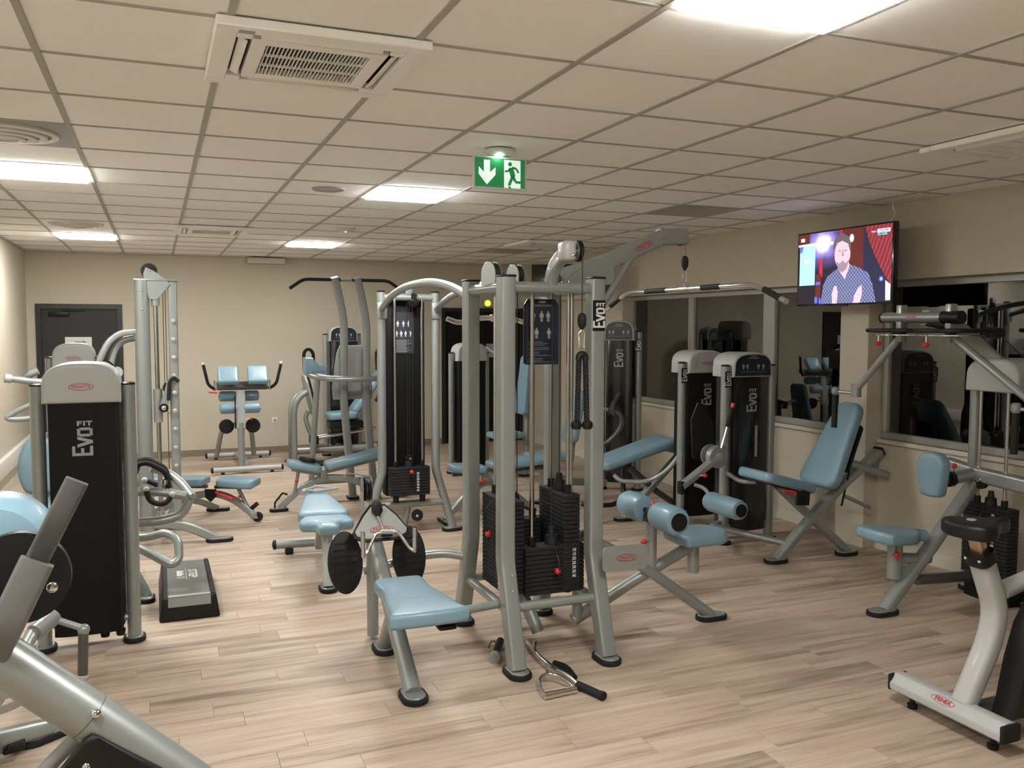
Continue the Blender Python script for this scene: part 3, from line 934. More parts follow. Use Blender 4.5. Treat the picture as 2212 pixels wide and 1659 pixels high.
num_strip(1.7418, 4.46, .33, .80, 19, mg)
# cables and return rods inside
for (x, y, z0, z1) in ((2.03, 4.39, .66, 2.16), (1.80, 4.545, .93, 2.1), (2.13, 4.50, .95, 2.1), (1.95, 4.70, .76, 2.1), (1.88, 4.62, .75, 2.05), (1.905, 4.64, .75, 2.05)):
    MB().cyl((x, y, z0), (x, y, z1), .0032, n=6).build('cable', 'cable', mg)
pc = pulley((1.875, 4.62, .80), (.6, .8, 0), .055, mg, .03)
MB().box((1.862, 4.60, .70), (1.888, 4.64, .78), .004, 1).build('pulley_yoke', 'chrome', mg)
# placard
pl = MB().prism([(-.1, 0), (.1, 0), (.1, .325), (.08, .355), (-.08, .355), (-.1, .325)], (1.98, 4.415, 1.59), (1, 0, 0), (0, 0, 1), .004).build('placard', 'navy', mg, smooth=False)
MB().prism([(-.1, 0), (.1, 0), (.1, .325), (.08, .355), (-.08, .355), (-.1, .325)], (1.975, 4.43, 1.595), (1, 0, 0), (0, 0, 1), .012).build('placard_back', 'black', mg, smooth=False)
lettering('lettering', 'TRICEPS STATION', .016, (1.98, 4.4105, 1.915), (1, 0, 0), (0, 0, 1), 'greyprint', pl, .0004, .12)
MB().prism(ell(.024, .006, 16), (1.98, 4.4108, 1.934), (1, 0, 0), (0, 0, 1), .001).build('badge', 'greyprint', pl, smooth=False)
def figure(b, x, y, z, h):
    for dx, dz, ww, hh in ((0, .42, .14, .16), (0, .12, .24, .40), (-.07, -.28, .09, .44), (.07, -.28, .09, .44), (-.17, .08, .07, .34), (.17, .08, .07, .34)):
        b.box((x+(dx-ww/2)*h, y-.001, z+(dz-hh/2)*h), (x+(dx+ww/2)*h, y, z+(dz+hh/2)*h))
fb = MB()
for x, z in ((1.925, 1.855), (1.975, 1.855), (2.015, 1.855), (1.945, 1.762), (2.02, 1.762)): figure(fb, x, 4.4105, z, .058)
fb.build('printed_figures', 'greyprint', pl, smooth=False)['kind'] = 'stuff'
tb_ = MB()
random.seed(3)
for i, z in enumerate((1.715, 1.706, 1.697, 1.682, 1.673, 1.658, 1.649, 1.640, 1.622, 1.613, 1.604)):
    tb_.box((1.895, 4.4095, z-.002), (1.895+random.uniform(.06, .165), 4.4105, z+.002))
tb_.build('small_print', pmat('dim_print', (.10, .115, .13), .5), pl, smooth=False)
# pulleys on the top frame
for (x, y, ax) in ((1.70, 4.46, (1, .35, 0)), (1.90, 4.60, (1, .25, 0))):
    axv = V(ax).normalized()
    for s in (-1, 1):
        pa = []
        for i in range(13):
            a = math.pi*i/12
            pa.append((.058*math.cos(a), .07+.06*math.sin(a)))
        pa = [(-.058, 0)] + pa[::-1] + [(.058, 0)]
        d = V((-axv.y, axv.x, 0))
        MB().prism(pa, V((x, y, 2.02)) + axv*(s*.024-.003), d, (0, 0, 1), .006, .0015, 1).build('pulley_cheek', 'silver', mg)
    pulley((x, y, 2.09), ax, .055, mg)
# overhead triceps pulley: curved neck leaning out over the front
nk = [(1.955, 4.25, 2.02), (1.945, 4.20, 2.10), (1.96, 4.12, 2.165), (1.985, 4.06, 2.19)]
MB().rtube(nk, .075, .055, (1, 0, 0), .06).build('pulley_neck', 'silver', mg)
MB().box((1.920, 4.00, 2.135), (1.993, 4.115, 2.235), .018, 3, Matrix.Rotation(math.radians(-10), 3, 'Z')).build('pulley_housing', 'hood', mg)
MB().prism(ell(.052, .052, 24), (1.997, 4.05, 2.185), (0, 1, 0), (0, 0, 1), .005, .001, 1).build('pulley_cheek', 'silver', mg)
pulley((2.012, 4.045, 2.185), (1, 0, 0), .056, mg, .024)
bolt((1.965, 3.998, 2.16), (0, -1, 0), mg)
MB().cyl((2.012, 3.99, 2.185), (2.012, 3.99, 1.86), .0032, n=6).build('cable', 'cable', mg)
MB().lathe([(.008, -.05), (.022, -.03), (.024, 0), (.02, .025), (.006, .035)], (2.012, 3.99, 1.835), n=14).build('cable_stop', 'rubber', mg)
carabiner((2.012, 3.99, 1.785), mg, .095, .034)
# badges
mast_badge((2.215+.0, 4.235-.0455, 1.86), (1, 0, 0), (0, 0, 1), .145, mg)
br = MB().prism(rpoly(.27, .14, .03), (2.335, 4.10, .545), V((1, -.05, 0)), (0, 0, 1), .010, .003, 1).build('badge_plate', 'silver', mg)
logo_oval((2.345, 4.087, .548), (1, -.05, 0), (0, 0, 1), .12, br, back=False)
for z in (.58, .51): bolt((2.235, 4.103, z), (0, -1, 0), mg)
for z in (.50, .42): bolt((1.70, 4.15-.0, z), (0, -1, 0), mg, .006)

# --- lat pull-down station towards the windows
YL = 4.46
MB().rtube([(2.13, YL, 2.08), (2.36, YL, 2.150), (2.77, YL, 2.325)], .065, .095, (0, 0, 1), .12).build('lat_boom', 'silver', mg)
MB().rtube([(2.755, YL, 2.322), (2.93, YL, 2.335)], .075, .095, (0, 0, 1), 0).build('boom_head', 'silver', mg)
MB().rtube([(2.752, YL, 2.322), (2.770, YL, 2.326)], .085, .105, (0, 0, 1), 0).build('boom_flange', 'silver', mg)
pulley((2.895, YL, 2.325), (0, 1, 0), .045, mg)
for s in (-1, 1):
    MB().prism([(0, 0), (.29, .02), (.29, .13), (.18, .165), (.02, .06)], (2.13, YL+s*.045, 2.02), (1, 0, 0), (0, 0, 1), .006).build('boom_gusset', 'silver', mg)
logo_oval((2.63, YL-.034, 2.265), (.92, 0, .39), (-.39, 0, .92), .125, mg, back=False)
MB().tube([(2.58, YL, 2.22), (2.34, YL-.08, 1.93), (2.27, YL-.10, 1.86)], .021, .05, 12).build('boom_strut', 'silver', mg)
MB().cyl((2.93, YL, 2.30), (2.93, YL, 2.235), .0032, n=6).build('cable', 'cable', mg)
MB().lathe([(.007, -.055), (.020, -.03), (.022, 0), (.018, .022), (.006, .032)], (2.93, YL, 2.19), n=14).build('cable_stop', 'rubber', mg)
carabiner((2.93, YL, 2.135), mg, .068, .032)
MB().tube([(2.26, YL, .60), (2.68, YL-.01, .36), (3.13, YL-.03, .03)], .034, .05, 14).build('lat_leg', 'silver', mg)
foot(3.14, YL-.03, mg, (1, 0), .21, .12)
MB().tube([(2.22, YL+.03, .09), (2.62, YL+.03, .28), (3.0, YL, .46)], .036, .05, 14).build('lat_seat_beam', 'silver', mg)
MB().tube([(2.24, YL+.02, .62), (2.24, YL+.02, .10)], .03, 0, 12).build('lat_mast', 'silver', mg)
MB().tube([(3.02, YL, .30), (3.02, YL, .50)], .038, 0, 16).build('seat_post', 'silver', mg)
pad(soft([(-.16, -.10), (-.12, -.145), (.02, -.15), (.12, -.135), (.17, -.08), (.185, 0), (.17, .08), (.12, .135), (.02, .15), (-.12, .145), (-.16, .10)], 3), (3.04, YL, .485), (1, 0, 0), (0, 1, 0), .075, mg, 'seat', .028)
MB().tube([(2.72, YL, .34), (2.72, YL, .635)], .036, 0, 16).build('roller_post', 'silver', mg)
knob((2.72-.03, YL-.02, .53), (-1, -.4, 0), mg)
MB().tube([(2.72, YL-.30, .695), (2.72, YL+.32, .695)], .016, 0, 10).build('roller_axle', 'black', mg)
MB().box((2.69, YL-.04, .63), (2.75, YL+.04, .70), .01, 2).build('roller_clamp', 'black', mg)
knob((2.72, YL-.02, .70), (0, 0, 1), mg, .016, .03)
for s in (-1, 1):
    ro = MB().lathe([(.055, -.115), (.075, -.105), (.083, -.08), (.083, .08), (.075, .105), (.055, .115)], (2.72, YL+s*.185, .695), (0, 1, 0), 24).build('thigh_roller', 'blue', mg)
    MB().lathe([(.052, 0), (.052, .006), (.01, .010)], (2.72, YL+s*.30, .695), (0, s, 0), 20).build('roller_end', 'black', ro)

# --- seated row station on the near left side
XR_ = 1.125
MB().tube([(XR_-.01, 3.99, .03), (XR_, 4.39, .27), (XR_, 4.80, .57)], .043, .05, 16).build('row_column', 'silver', mg)
MB().tube([(XR_+.01, 4.655, .03), (XR_, 4.42, .28)], .038, 0, 16).build('row_strut', 'silver', mg)
foot(XR_-.01, 3.99, mg, (0, 1), .20, .13); foot(XR_+.01, 4.66, mg, (0, 1), .19, .12)
MB().tube([(XR_-.05, 4.88, .40), (1.40, 4.88, .455), (1.56, 4.87, .46), (PX[0]-.02, 4.82, .44)], .026, .12, 12).build('row_tie_bar', 'silver', mg)
MB().tube([(XR_, 4.88, .02), (XR_, 4.88, .60)], .034, 0, 14).build('row_mast', 'silver', mg)
MB().tube([(1.40, 4.20, .33), (PX[0]-.01, 4.24, .33)], .022, 0, 12).build('row_side_bar', 'silver', mg)
MB().cyl((1.37, 4.20, .33), (1.42, 4.20, .33), .025, n=12).build('bar_end', 'black', mg)
# seat: saddle pad, waisted towards the foot plates
sp = [(-.165, -.31), (.165, -.31), (.175, -.24), (.15, -.05), (.125, .12), (.13, .24), (.10, .30), (-.10, .30), (-.13, .24), (-.125, .12), (-.15, -.05), (-.175, -.24)]
se = pad([(a+XR_+.02, b_) for a, b_ in soft(sp, 4)], (0, 4.10, .415), (1, 0, 0), (0, 1, 0), .075, mg, 'row_seat', .024)
MB().box((XR_-.08, 3.86, .395), (XR_+.10, 4.36, .418), .008, 2).build('seat_plate', 'black', mg)
MB().box((XR_+.07, 3.82, .375), (XR_+.16, 3.90, .40), .012, 2).build('seat_lever', 'black', mg)
# foot plates
for s in (-1, 1):
    c = V((1.145 + s*.185, 4.84, .47)); nrm = V((0, -1, .22)).normalized(); upv = V((0, .22, 1)).normalized()
    fpz = MB().prism(ell(.098, .175, 32), c, (1, 0, 0), upv, .016, .005, 2).build('foot_plate', 'black', mg)
    rg = MB()
    for k in range(7):
        zz = -.11+.036*k; hwid = .072*math.sqrt(max(.05, 1-(zz/.17)**2))
        rg.prism([(-hwid, zz-.004), (hwid, zz-.004), (hwid, zz+.004), (-hwid, zz+.004)], c+nrm*.016, (1, 0, 0), upv, .004, .001, 1)
    rg.build('tread_ridges', 'gloss', fpz)
    MB().cyl(c-nrm*.004, c-nrm*.0+V((-s*.06, .05, 0)), .02, n=10).build('plate_mount', 'silver', fpz)
# shield with badge and pulley
up2 = V((0, .55, .83)).normalized()
sh = [(-.155, -.06), (-.10, -.085), (.10, -.085), (.155, -.06), (.165, -.03), (.10, .07), (.045, .135), (-.045, .135), (-.10, .07), (-.165, -.03)]
MB().prism(sh, (1.15, 4.79, .665), (1, 0, 0), up2, .018, .005, 2).build('shield_rim', 'black', mg)
sf = MB().prism([(a*.9, b_*.86) for a, b_ in sh], V((1.15, 4.79, .668))+V((0, -.83, .55)).normalized()*.016, (1, 0, 0), up2, .008, .003, 2).build('shield', 'hood', mg)
logo_oval(V((1.15, 4.765, .652))+V((0, -.83, .55)).normalized()*.020, (1, 0, 0), up2, .13, sf)
pulley((1.105, 4.93, .86), (1, .12, 0), .065, mg, .03)
for s in (-1, 1):
    MB().prism([(-.03, -.16), (.03, -.16), (.035, .05), (0, .085), (-.035, .05)], (1.105+s*.026, 4.93, .855), (0, 1, 0), (0, 0, 1), .005, .001, 1).build('pulley_cheek', 'silver', mg)
MB().lathe([(.010, -.05), (.030, -.02), (.032, .02), (.012, .05)], (1.135, 4.80, .775), (0, -.6, -.8), 14).build('cable_stop', 'rubber', mg)
MB().tube([(1.135, 4.775, .735), (1.15, 4.755, .70), (1.155, 4.735, .66)], .007, .02, 8).build('swivel', 'chrome', mg)

# --- rear cable tower and the two arches that tie it to the main frame
YT = 7.26
TX = (1.768, 2.243)
for s, x in ((-1, TX[0]), (1, TX[1])):
    po = MB().tube([(x+s*.155, YT, .03), (x, YT, .555), (x, YT, 2.085)], .037, .03, 16).build('tower_post', 'silver', mg)
    MB().lathe([(.038, 0), (.038, .008), (.03, .014), (0, .016)], (x, YT, 2.085), n=16).build('end_cap', 'black', po)
    foot(x+s*.155, YT, po, (1, .15), .20, .12)
MB().tube([(TX[0], YT, 2.045), (TX[1], YT, 2.045)], .03, 0, 14).build('tower_top_bar', 'silver', mg)
MB().tube([(TX[0]-.085, YT, .265), (TX[1]+.085, YT, .265)], .03, 0, 14).build('tower_base_bar', 'silver', mg)
MB().tube([(2.0, YT+.02, .26), (1.96, YT+.05, .03)], .03, 0, 12).build('tower_strut', 'silver', mg)
MB().box((1.812, YT+.06, .33), (2.168, YT+.20, 2.02), .02, 2).build('tower_shroud', 'shroud', mg)
ws = weight_stack(mg, 1.998, YT-.02, 'x', .345, .11, .35, 9, face=(0, -1), rod_top=2.03, rod_gap=.236, pin=0, rod_bot=.29)
for i, tx in enumerate(('20', '25', '30', '35', '40', '45', '50')):
    lettering('number', tx, .024, (2.062, YT-.0765, .35+9*.0246-(i+1.3)*.0246), (1, 0, 0), (0, 0, 1), 'whiteprint', ws, .0008)
tpl = MB().box((1.893, YT+.053, 1.565), (2.066, YT+.058, 1.92)).build('placard', pmat('glossy_placard', (.05, .05, .065), .2, 0, .3), mg, smooth=False)
fb = MB()
for x, z in ((1.925, 1.82), (1.975, 1.82), (2.02, 1.82), (1.915, 1.735), (1.955, 1.735), (1.995, 1.735), (2.035, 1.735)): figure(fb, x, YT+.0525, z, .05)
fb.build('printed_figures', 'whiteprint', tpl, smooth=False)['kind'] = 'stuff'
tb_ = MB()
for i in range(9): tb_.box((1.905, YT+.0518, 1.58+i*.012), (1.905+random.uniform(.08, .15), YT+.0525, 1.584+i*.012))
tb_.build('small_print', 'greyprint', tpl, smooth=False)
pulley((2.04, YT-.03, 2.02), (1, .5, 0), .06, mg)
MB().box((1.975, YT-.03, 2.06), (2.035, YT+.02, 2.14), .012, 2).build('pulley_housing', 'silver', mg)
for x in (1.985, 2.005, 2.03): MB().cyl((x, YT-.03, .68), (x, YT-.03, 2.0), .003, n=6).build('cable', 'cable', mg)
pulley((2.0, YT-.03, .665), (0, 1, 0), .035, mg, .02)
pulley((2.06, YT-.05, .17), (.3, 1, 0), .05, mg)
MB().tube([(1.765, 7.22, 1.945), (1.755, 6.9, 2.035), (1.745, 6.4, 2.10), (1.74, 5.75, 2.105), (1.735, 5.25, 2.05), (1.72, 4.80, 1.955)], .028, .28, 14).build('arch_tube', 'silver', mg)
MB().tube([(2.243, 7.22, 1.945), (2.243, 6.9, 2.035), (2.24, 6.4, 2.10), (2.235, 5.75, 2.105), (2.23, 5.25, 2.05), (2.22, 4.80, 1.955)], .028, .28, 14).build('arch_tube', 'silver', mg)
for x in TX:
    MB().box((x-.042, YT-.05, 1.86), (x+.042, YT-.02, 2.0), .012, 2).build('arch_bracket', 'silver', mg)

# things that hang on the gym
t = thing('triceps_rope', 'black braided triceps rope hanging at the front right post', 'rope', (2.04, 3.99, 1.29))
def braid(p0, p1, name):
    b = MB(); p0 = V(p0); p1 = V(p1); n = 20
    for k in range(3):
        pts = []
        for i in range(n*2+1):
            f = i/(n*2); a = f*2*math.pi*7 + k*2*math.pi/3
            pts.append(p0.lerp(p1, f) + V((math.cos(a)*.0075, math.sin(a)*.0075, 0)))
        b.tube(pts, .009, 0, 6, up=(0, 1, 0))
    return b.build(name, 'rubber', t)
braid((1.996, 3.99, 1.64), (1.990, 3.995, 1.31), 'rope_leg'); braid((2.030, 3.985, 1.64), (2.038, 3.98, 1.31), 'rope_leg')
MB().tube([(1.994, 3.99, 1.63), (1.997, 3.99, 1.658), (2.027, 3.988, 1.660), (2.032, 3.985, 1.63)], .017, .02, 10).build('rope_bend', 'black', t)
for x, y in ((1.986, 3.995), (2.042, 3.98)):
    MB().lathe([(.012, .02), (.026, .012), (.030, -.008), (.022, -.024), (.0, -.028)], (x, y, 1.30), n=14).build('end_stop', 'black', t)
t = thing('lat_bar', 'long chrome lat bar with bent ends hanging from the boom', 'bar', (2.93, YL, 2.02))
MB().tube([(2.93, 3.545, 1.925), (2.93, 3.80, 2.025), (2.93, 5.16, 2.025), (2.93, 5.42, 1.925)], .0145, .10, 12).build('bar', 'chrome', t)
for a, c in (((2.93, 3.59, 1.943), (2.93, 3.72, 1.994)), ((2.93, 4.10, 2.025), (2.93, 4.28, 2.025)), ((2.93, 4.66, 2.025), (2.93, 4.90, 2.025)), ((2.93, 5.24, 1.994), (2.93, 5.37, 1.943))):
    MB().tube([a, c], .0165, 0, 12).build('grip', 'rubber', t)
MB().cyl((2.93, YL-.04, 2.025), (2.93, YL+.04, 2.025), .02, n=14).cyl((2.93, YL, 2.025), (2.93, YL, 2.06), .008, n=8).build('swivel', 'chrome', t)
t = thing('multi_grip_bar', 'wavy silver cable bar hanging behind the gym posts, before the black door', 'bar', (2.04, 5.3, 1.84))
MB().tube([(1.715, 5.3, 1.848), (1.80, 5.3, 1.818), (1.90, 5.3, 1.850), (2.04, 5.3, 1.858), (2.17, 5.3, 1.850), (2.27, 5.3, 1.818), (2.36, 5.3, 1.848)], .017, .06, 12).build('bar', 'chrome', t)
MB().cyl((2.01, 5.3, 1.855), (2.07, 5.3, 1.855), .025, n=14).build('swivel', 'chrome', t)
MB().tube([(2.04, 5.3, 1.875), (2.04, 5.3, 2.11)], .006, 0, 8).build('hook_chain', 'chrome', t)
t = thing('row_handle', 'chrome V-grip row handle hooked over the black foot plates', 'handle', (1.16, 4.72, .66))
MB().cyl((1.135, 4.715, .655), (1.205, 4.705, .652), .014, n=14).build('swivel', 'chrome', t)
for s, x0 in ((-1, 1.135), (1, 1.205)):
    MB().tube([(x0, 4.71, .655), (x0+s*.028, 4.708, .652), (x0+s*.085, 4.67, .56), (x0+s*.110, 4.66, .545)], .0095, .02, 10).build('side_arm', 'chrome', t)
    MB().tube([(x0+s*.110, 4.66, .540), (x0+s*.112, 4.66, .68)], .0125, 0, 12).build('grip_bar', 'chrome', t)
MB().cyl((1.14, 4.715, .64), (1.20, 4.705, .64), .012, n=10).build('clip', 'black', t)

# small tackle lying on the floor under the gym
t = thing('stirrup_handle', 'chrome stirrup handle lying on the floor before the gym foot', 'handle', (1.79, 3.80, 0))
arc_ = [V((1.705, 3.745, .018))] + [V((1.79 + .085*math.cos(a), 3.755 + .16*math.sin(a), .02+.03*math.sin(a))) for a in [math.pi*(1-i/10) for i in range(1, 10)]] + [V((1.872, 3.757, .018))]
MB().tube(arc_, .008, 0, 10, up=(0, 0, 1)).build('bow', 'chrome', t)
MB().cyl((1.70, 3.745, .018), (1.877, 3.757, .018), .017, n=14).build('grip', 'chrome', t)
for x, y in ((1.715, 3.746), (1.735, 3.748), (1.855, 3.756)): MB().cyl((x-.006, y, .018), (x+.006, y, .018), .0185, n=14).build('collar', 'chrome', t)
MB().cyl((1.79, 3.915, .05), (1.825, 3.99, .035), .007, n=8).build('eye_stem', 'chrome', t)
t = thing('cable_grip_bar', 'chrome cable bar with black rubber grip lying on the floor', 'bar', (1.90, 3.95, 0))
MB().tube([(1.90, 4.42, .03), (1.865, 4.20, .035), (1.862, 4.02, .04), (1.895, 3.90, .035), (1.905, 3.80, .024)], .013, .06, 12).build('bar', 'chrome', t)
MB().tube([(1.905, 3.795, .022), (1.958, 3.64, .020)], .020, 0, 14).build('grip', 'rubber', t)
MB().cyl((1.955, 3.648, .021), (1.962, 3.628, .021), .0225, n=14).build('end_knob', 'rubber', t)
MB().tube([(1.87, 4.24, .05), (1.895, 4.29, .075), (1.90, 4.33, .06), (1.875, 4.27, .05)], .006, .01, 8, closed=True, up=(1, 0, 0)).build('eyelet', 'chrome', t)
MB().tube([(1.90, 4.06, .035), (1.925, 3.97, .045), (1.918, 3.86, .03)], .017, .04, 10).build('sleeve', 'black', t)
t = thing('straight_grip_bar', 'short steel bar with round silver end lying beneath the gym frame', 'bar', (1.66, 4.33, 0))
MB().tube([(1.648, 4.275, .032), (1.76, 4.48, .032)], .022, 0, 14).build('bar', 'black', t)
MB().cyl((1.640, 4.258, .032), (1.650, 4.278, .032), .031, n=20).build('end_disc', 'hoodgrey', t)
MB().tube([(1.63, 4.32, .06), (1.655, 4.36, .085), (1.69, 4.37, .075)], .006, .02, 8).build('hook', 'chrome', t)

# ================================================================== LEG EXTENSION MACHINE (by the windows)
le = thing('leg_extension_machine', 'leg extension machine with tilted blue backrest in front of the beige pillar', 'gym machine', (4.5, 5.6, 0))
YT2 = 6.06
tower(le, (4.56, YT2), (1, 0, 0), (0, -1, 0), .46, 1.475, 1.59, .24, front_glass=True, fwd=.09)
mast_badge((4.330, YT2-.128, 1.37), (1, 0, 0), (0, 0, 1), .115, le)
MB().box((4.60, YT2-.139, .72), (4.625, YT2-.135, .98)).build('viewing_slot', 'hoodgrey', le, smooth=False)
# cam plate, hub, swing arm and shin roller
hx, hz = 4.045, .785
MB().prism([(-.10, -.06), (.02, -.10), (.10, -.02), (.09, .20), (.02, .36), (-.06, .38), (-.12, .25)], (4.02, 5.83, .82), (1, 0, 0), (0, 0, 1), .02, .006, 2).build('cam_plate', 'black', le)
MB().lathe([(.085, 0), (.085, .02), (.04, .025), (.035, .16)], (hx+.02, 5.80, hz+.0), (0, -1, 0), 24).build('pivot_flange', 'silver', le)
MB().cyl((hx+.02, 5.85, hz), (4.30, 5.95, .80), .028, n=12).build('pivot_bracket', 'silver', le)
MB().cyl((hx, 5.64, hz), (hx, 5.70, hz), .088, n=28, bev=.008).build('hub_disc', 'silver', le)
MB().lathe([(.035, 0), (.035, .008), (.02, .012), (.0, .014)], (hx, 5.64, hz), (0, -1, 0), 20).build('hub_cap', 'hoodgrey', le)
MB().rtube([(hx-.02, 5.67, hz-.02), (hx-.245, 5.67, hz-.165), (hx-.33, 5.66, hz-.21)], .05, .075, (0, 1, 0), .02).build('swing_arm', 'silver', le)
MB().box((hx-.35, 5.63, hz-.27), (hx-.315, 5.69, hz-.17), .008, 2).build('arm_end_cap', 'black', le)
MB().tube([(hx+.02, 5.64, hz+.07), (hx+.075, 5.64, hz+.25)], .011, 0, 10).build('adjust_lever', 'chrome', le)
MB().tube([(hx+.070, 5.64, hz+.235), (hx+.115, 5.64, hz+.385)], .015, 0, 10).build('lever_grip', 'rubber', le)
MB().cyl((hx+.115, 5.64, hz+.385), (hx+.125, 5.64, hz+.42), .014, .016, 10).build('lever_tip', 'red', le)
MB().tube([(hx-.22, 5.65, hz-.20), (hx-.16, 5.60, hz-.22), (hx-.13, 5.52, hz-.31)], .016, .05, 10).build('roller_bracket', 'silver', le)
knob((hx-.18, 5.64, hz-.13), (.8, -.6, 0), le)
ro = MB().lathe([(.05, -.20), (.068, -.19), (.076, -.16), (.076, .16), (.068, .19), (.05, .20)], (hx-.13, 5.38, hz-.32), (0, 1, 0), 24).build('shin_roller', 'blue', le)
MB().lathe([(.048, 0), (.048, .006), (.008, .010)], (hx-.13, 5.18, hz-.32), (0, -1, 0), 20).build('roller_end', 'black', ro)
MB().tube([(4.25, 5.80, .62), (4.18, 5.55, .60), (4.22, 5.40, .62)], .018, .08, 10).build('grab_bar', 'silver', le)
# seat and back
YS = 5.33
sx, sz = V((.96, 0, -.26)).normalized(), V((.26, 0, .96)).normalized()
ps = MB().prism(taper(.50, .40, .36, .06), V((4.11, YS, .665)), sx, (0, 1, 0), .075, .026, 3)
ps.build('seat', 'blue', le)
MB().prism(taper(.44, .32, .30, .04), V((4.14, YS, .645)), sx, (0, 1, 0), .02).build('seat_board', 'black', le)
bd = V((.47, 0, .88)).normalized(); 
MB().prism(taper(.72, .40, .26, .085), V((4.77, YS, .545)), bd, (0, 1, 0), .085, .03, 3).build('backrest', 'blue', le)
MB().prism(taper(.40, .24, .16, .04), V((4.92, YS, .68)), bd, (0, 1, 0), -.02).build('back_board', 'black', le)
MB().rtube([(4.36, YS, .02), (4.70, YS, .33), (5.0, YS, .57), (5.36, YS, .80)], .062, .085, (0, 1, 0), .05).build('main_beam', 'silver', le)
MB().box((5.352, YS-.045, .775), (5.372, YS+.045, .845), .006, 2, Matrix.Rotation(math.radians(-33), 3, 'Y')).build('beam_cap', 'black', le)
MB().rtube([(4.36, YS, .60), (4.62, YS, .38), (5.04, YS-.02, .03)], .058, .075, (0, 1, 0), .04).build('cross_leg', 'silver', le)
foot(4.36, YS, le, (1, 0), .20, .12); foot(5.03, YS-.02, le, (1, 0), .20, .12)
MB().tube([(5.02, YS, .74), (5.38, YS-.06, .62)], .035, 0, 14).build('back_carriage', 'silver', le)
MB().tube([(5.0, YS-.02, .47), (5.22, YS-.06, .37)], .016, 0, 10).build('rear_handle', 'silver', le)
MB().cyl((4.95, YS-.04, .40), (5.03, YS-.03, .68), .008, n=8).build('gas_strut', 'black', le)
MB().tube([(4.02, YS+.35, .235), (4.46, YS+.03, .135)], .026, 0, 12).build('floor_tie', 'silver', le)
MB().tube([(4.02, YS+.35, .235), (4.32, YT2-.06, .17)], .026, 0, 12).build('floor_tie', 'silver', le)
MB().prism([(-.06, -.06), (.05, -.07), (.06, .03), (.0, .05), (-.06, .04)], (4.42, YS-.2, .545), (1, 0, 0), (0, 0, 1), .03, .008, 2).build('lever_plate', 'black', le)
MB().tube([(4.40, YS-.21, .565), (4.24, YS-.21, .60)], .012, 0, 10).build('seat_lever', 'red', le)

# ================================================================== ABDOMINAL / PRONE MACHINE with its back to us, left of the leg extension
am = thing('prone_curl_machine', 'prone bench machine with pale hood, half hidden behind the leg extension machine', 'gym machine', (4.3, 6.9, 0))
tower(am, (4.56, 6.70), (1, 0, 0), (0, -1, 0), .46, 1.475, 1.59, .24, fwd=.09)
mast_badge((4.330, 6.70-.128, 1.37), (1, 0, 0), (0, 0, 1), .115, am)
bdir = V((.93, 0, .25)).normalized()
MB().prism(taper(.80, .34, .40, .06), V((3.78, 7.15, .47)), bdir, (0, 1, 0), .085, .03, 3).build('bench_pad', 'blue', am)
MB().prism(rpoly(.18, .34, .05), V((4.66, 7.15, .57)), V((.95, 0, -.2)), (0, 1, 0), .075, .025, 3).build('chest_pad', 'blue', am)
MB().rtube([(4.60, 7.05, .58), (4.30, 7.05, .30), (4.0, 7.04, .02)], .06, .075, (0, 1, 0), .04).build('main_beam', 'silver', am)
MB().rtube([(4.05, 7.06, .50), (4.35, 7.06, .25), (4.68, 7.06, .04)], .055, .07, (0, 1, 0), .04).build('cross_leg', 'char', am)
foot(4.0, 7.04, am, (1, 0), .20, .12); foot(4.68, 7.06, am, (1, 0), .18, .11)
MB().tube([(4.33, 6.62, .66), (4.25, 6.70, .50), (4.10, 6.80, .39), (3.88, 6.90, .40), (3.84, 6.95, .45)], .021, .12, 12).build('swing_tube', 'silver', am)
MB().box((4.31, 6.57, .57), (4.35, 6.61, .70), .01, 2).build('tube_bracket', 'silver', am)
MB().tube([(3.74, 7.10, .52), (3.72, 7.0, .30), (3.62, 6.95, .20), (3.55, 7.02, .19)], .022, .08, 10).build('hand_loop', 'black', am)
MB().tube([(3.95, 7.0, .50), (3.93, 6.92, .26), (3.82, 6.88, .19), (3.62, 6.92, .19)], .022, .08, 10).build('hand_loop', 'black', am)

# ================================================================== CHEST PRESS deep at the right, by the second pillar
cp = thing('chest_press_machine', 'tall narrow press machine against the far window pillar with curved grey handles', 'gym machine', (4.75, 8.2, 0))
c0 = V((4.72, 8.42, 0))
wd = V((.80, -.60, 0)).normalized(); nn = V((-.60, -.80, 0)).normalized()
tower(cp, (c0.x, c0.y), wd, nn, .40, 1.74, 1.87, .24, front_glass=True)
mast_badge(c0+wd*.2+nn*.038+V((0, 0, 1.60)), wd, (0, 0, 1), .12, cp)
MB().rtube([c0+nn*.15+V((.02, 0, 1.05)), c0+nn*.42+V((-.02, 0, .96)), c0+nn*.62+V((0, 0, .92))], .05, .075, (0, 0, 1), .05).build('press_arm', 'char', cp)
h0 = V((4.36, 7.98, .935))
MB().tube([h0+V((-.34, .12, .0)), h0+V((-.16, .05, .02)), h0], .021, .06, 12).build('press_handle', 'silver', cp)
MB().tube([h0+V((-.02, 0, -.01)), h0+V((.10, -.05, -.03)), h0+V((.10, -.07, -.18)), h0+V((-.02, -.02, -.33)), h0+V((-.22, .06, -.42))], .026, .12, 12).build('press_handle', 'char', cp)
MB().box((h0.x-.03, h0.y-.05, h0.z-.06), (h0.x+.02, h0.y+.02, h0.z+.03), .015, 2).build('handle_clamp', 'black', cp)
MB().prism(taper(.42, .30, .36, .05), (3.45, 8.05, .44), (1, 0, 0), (0, 1, 0), .08, .028, 3).build('seat', 'blue', cp)
MB().rtube([(3.55, 8.05, .44), (3.9, 8.1, .20), (4.45, 8.25, .12)], .06, .08, (0, 0, 1), .08).build('seat_beam', 'silver', cp)
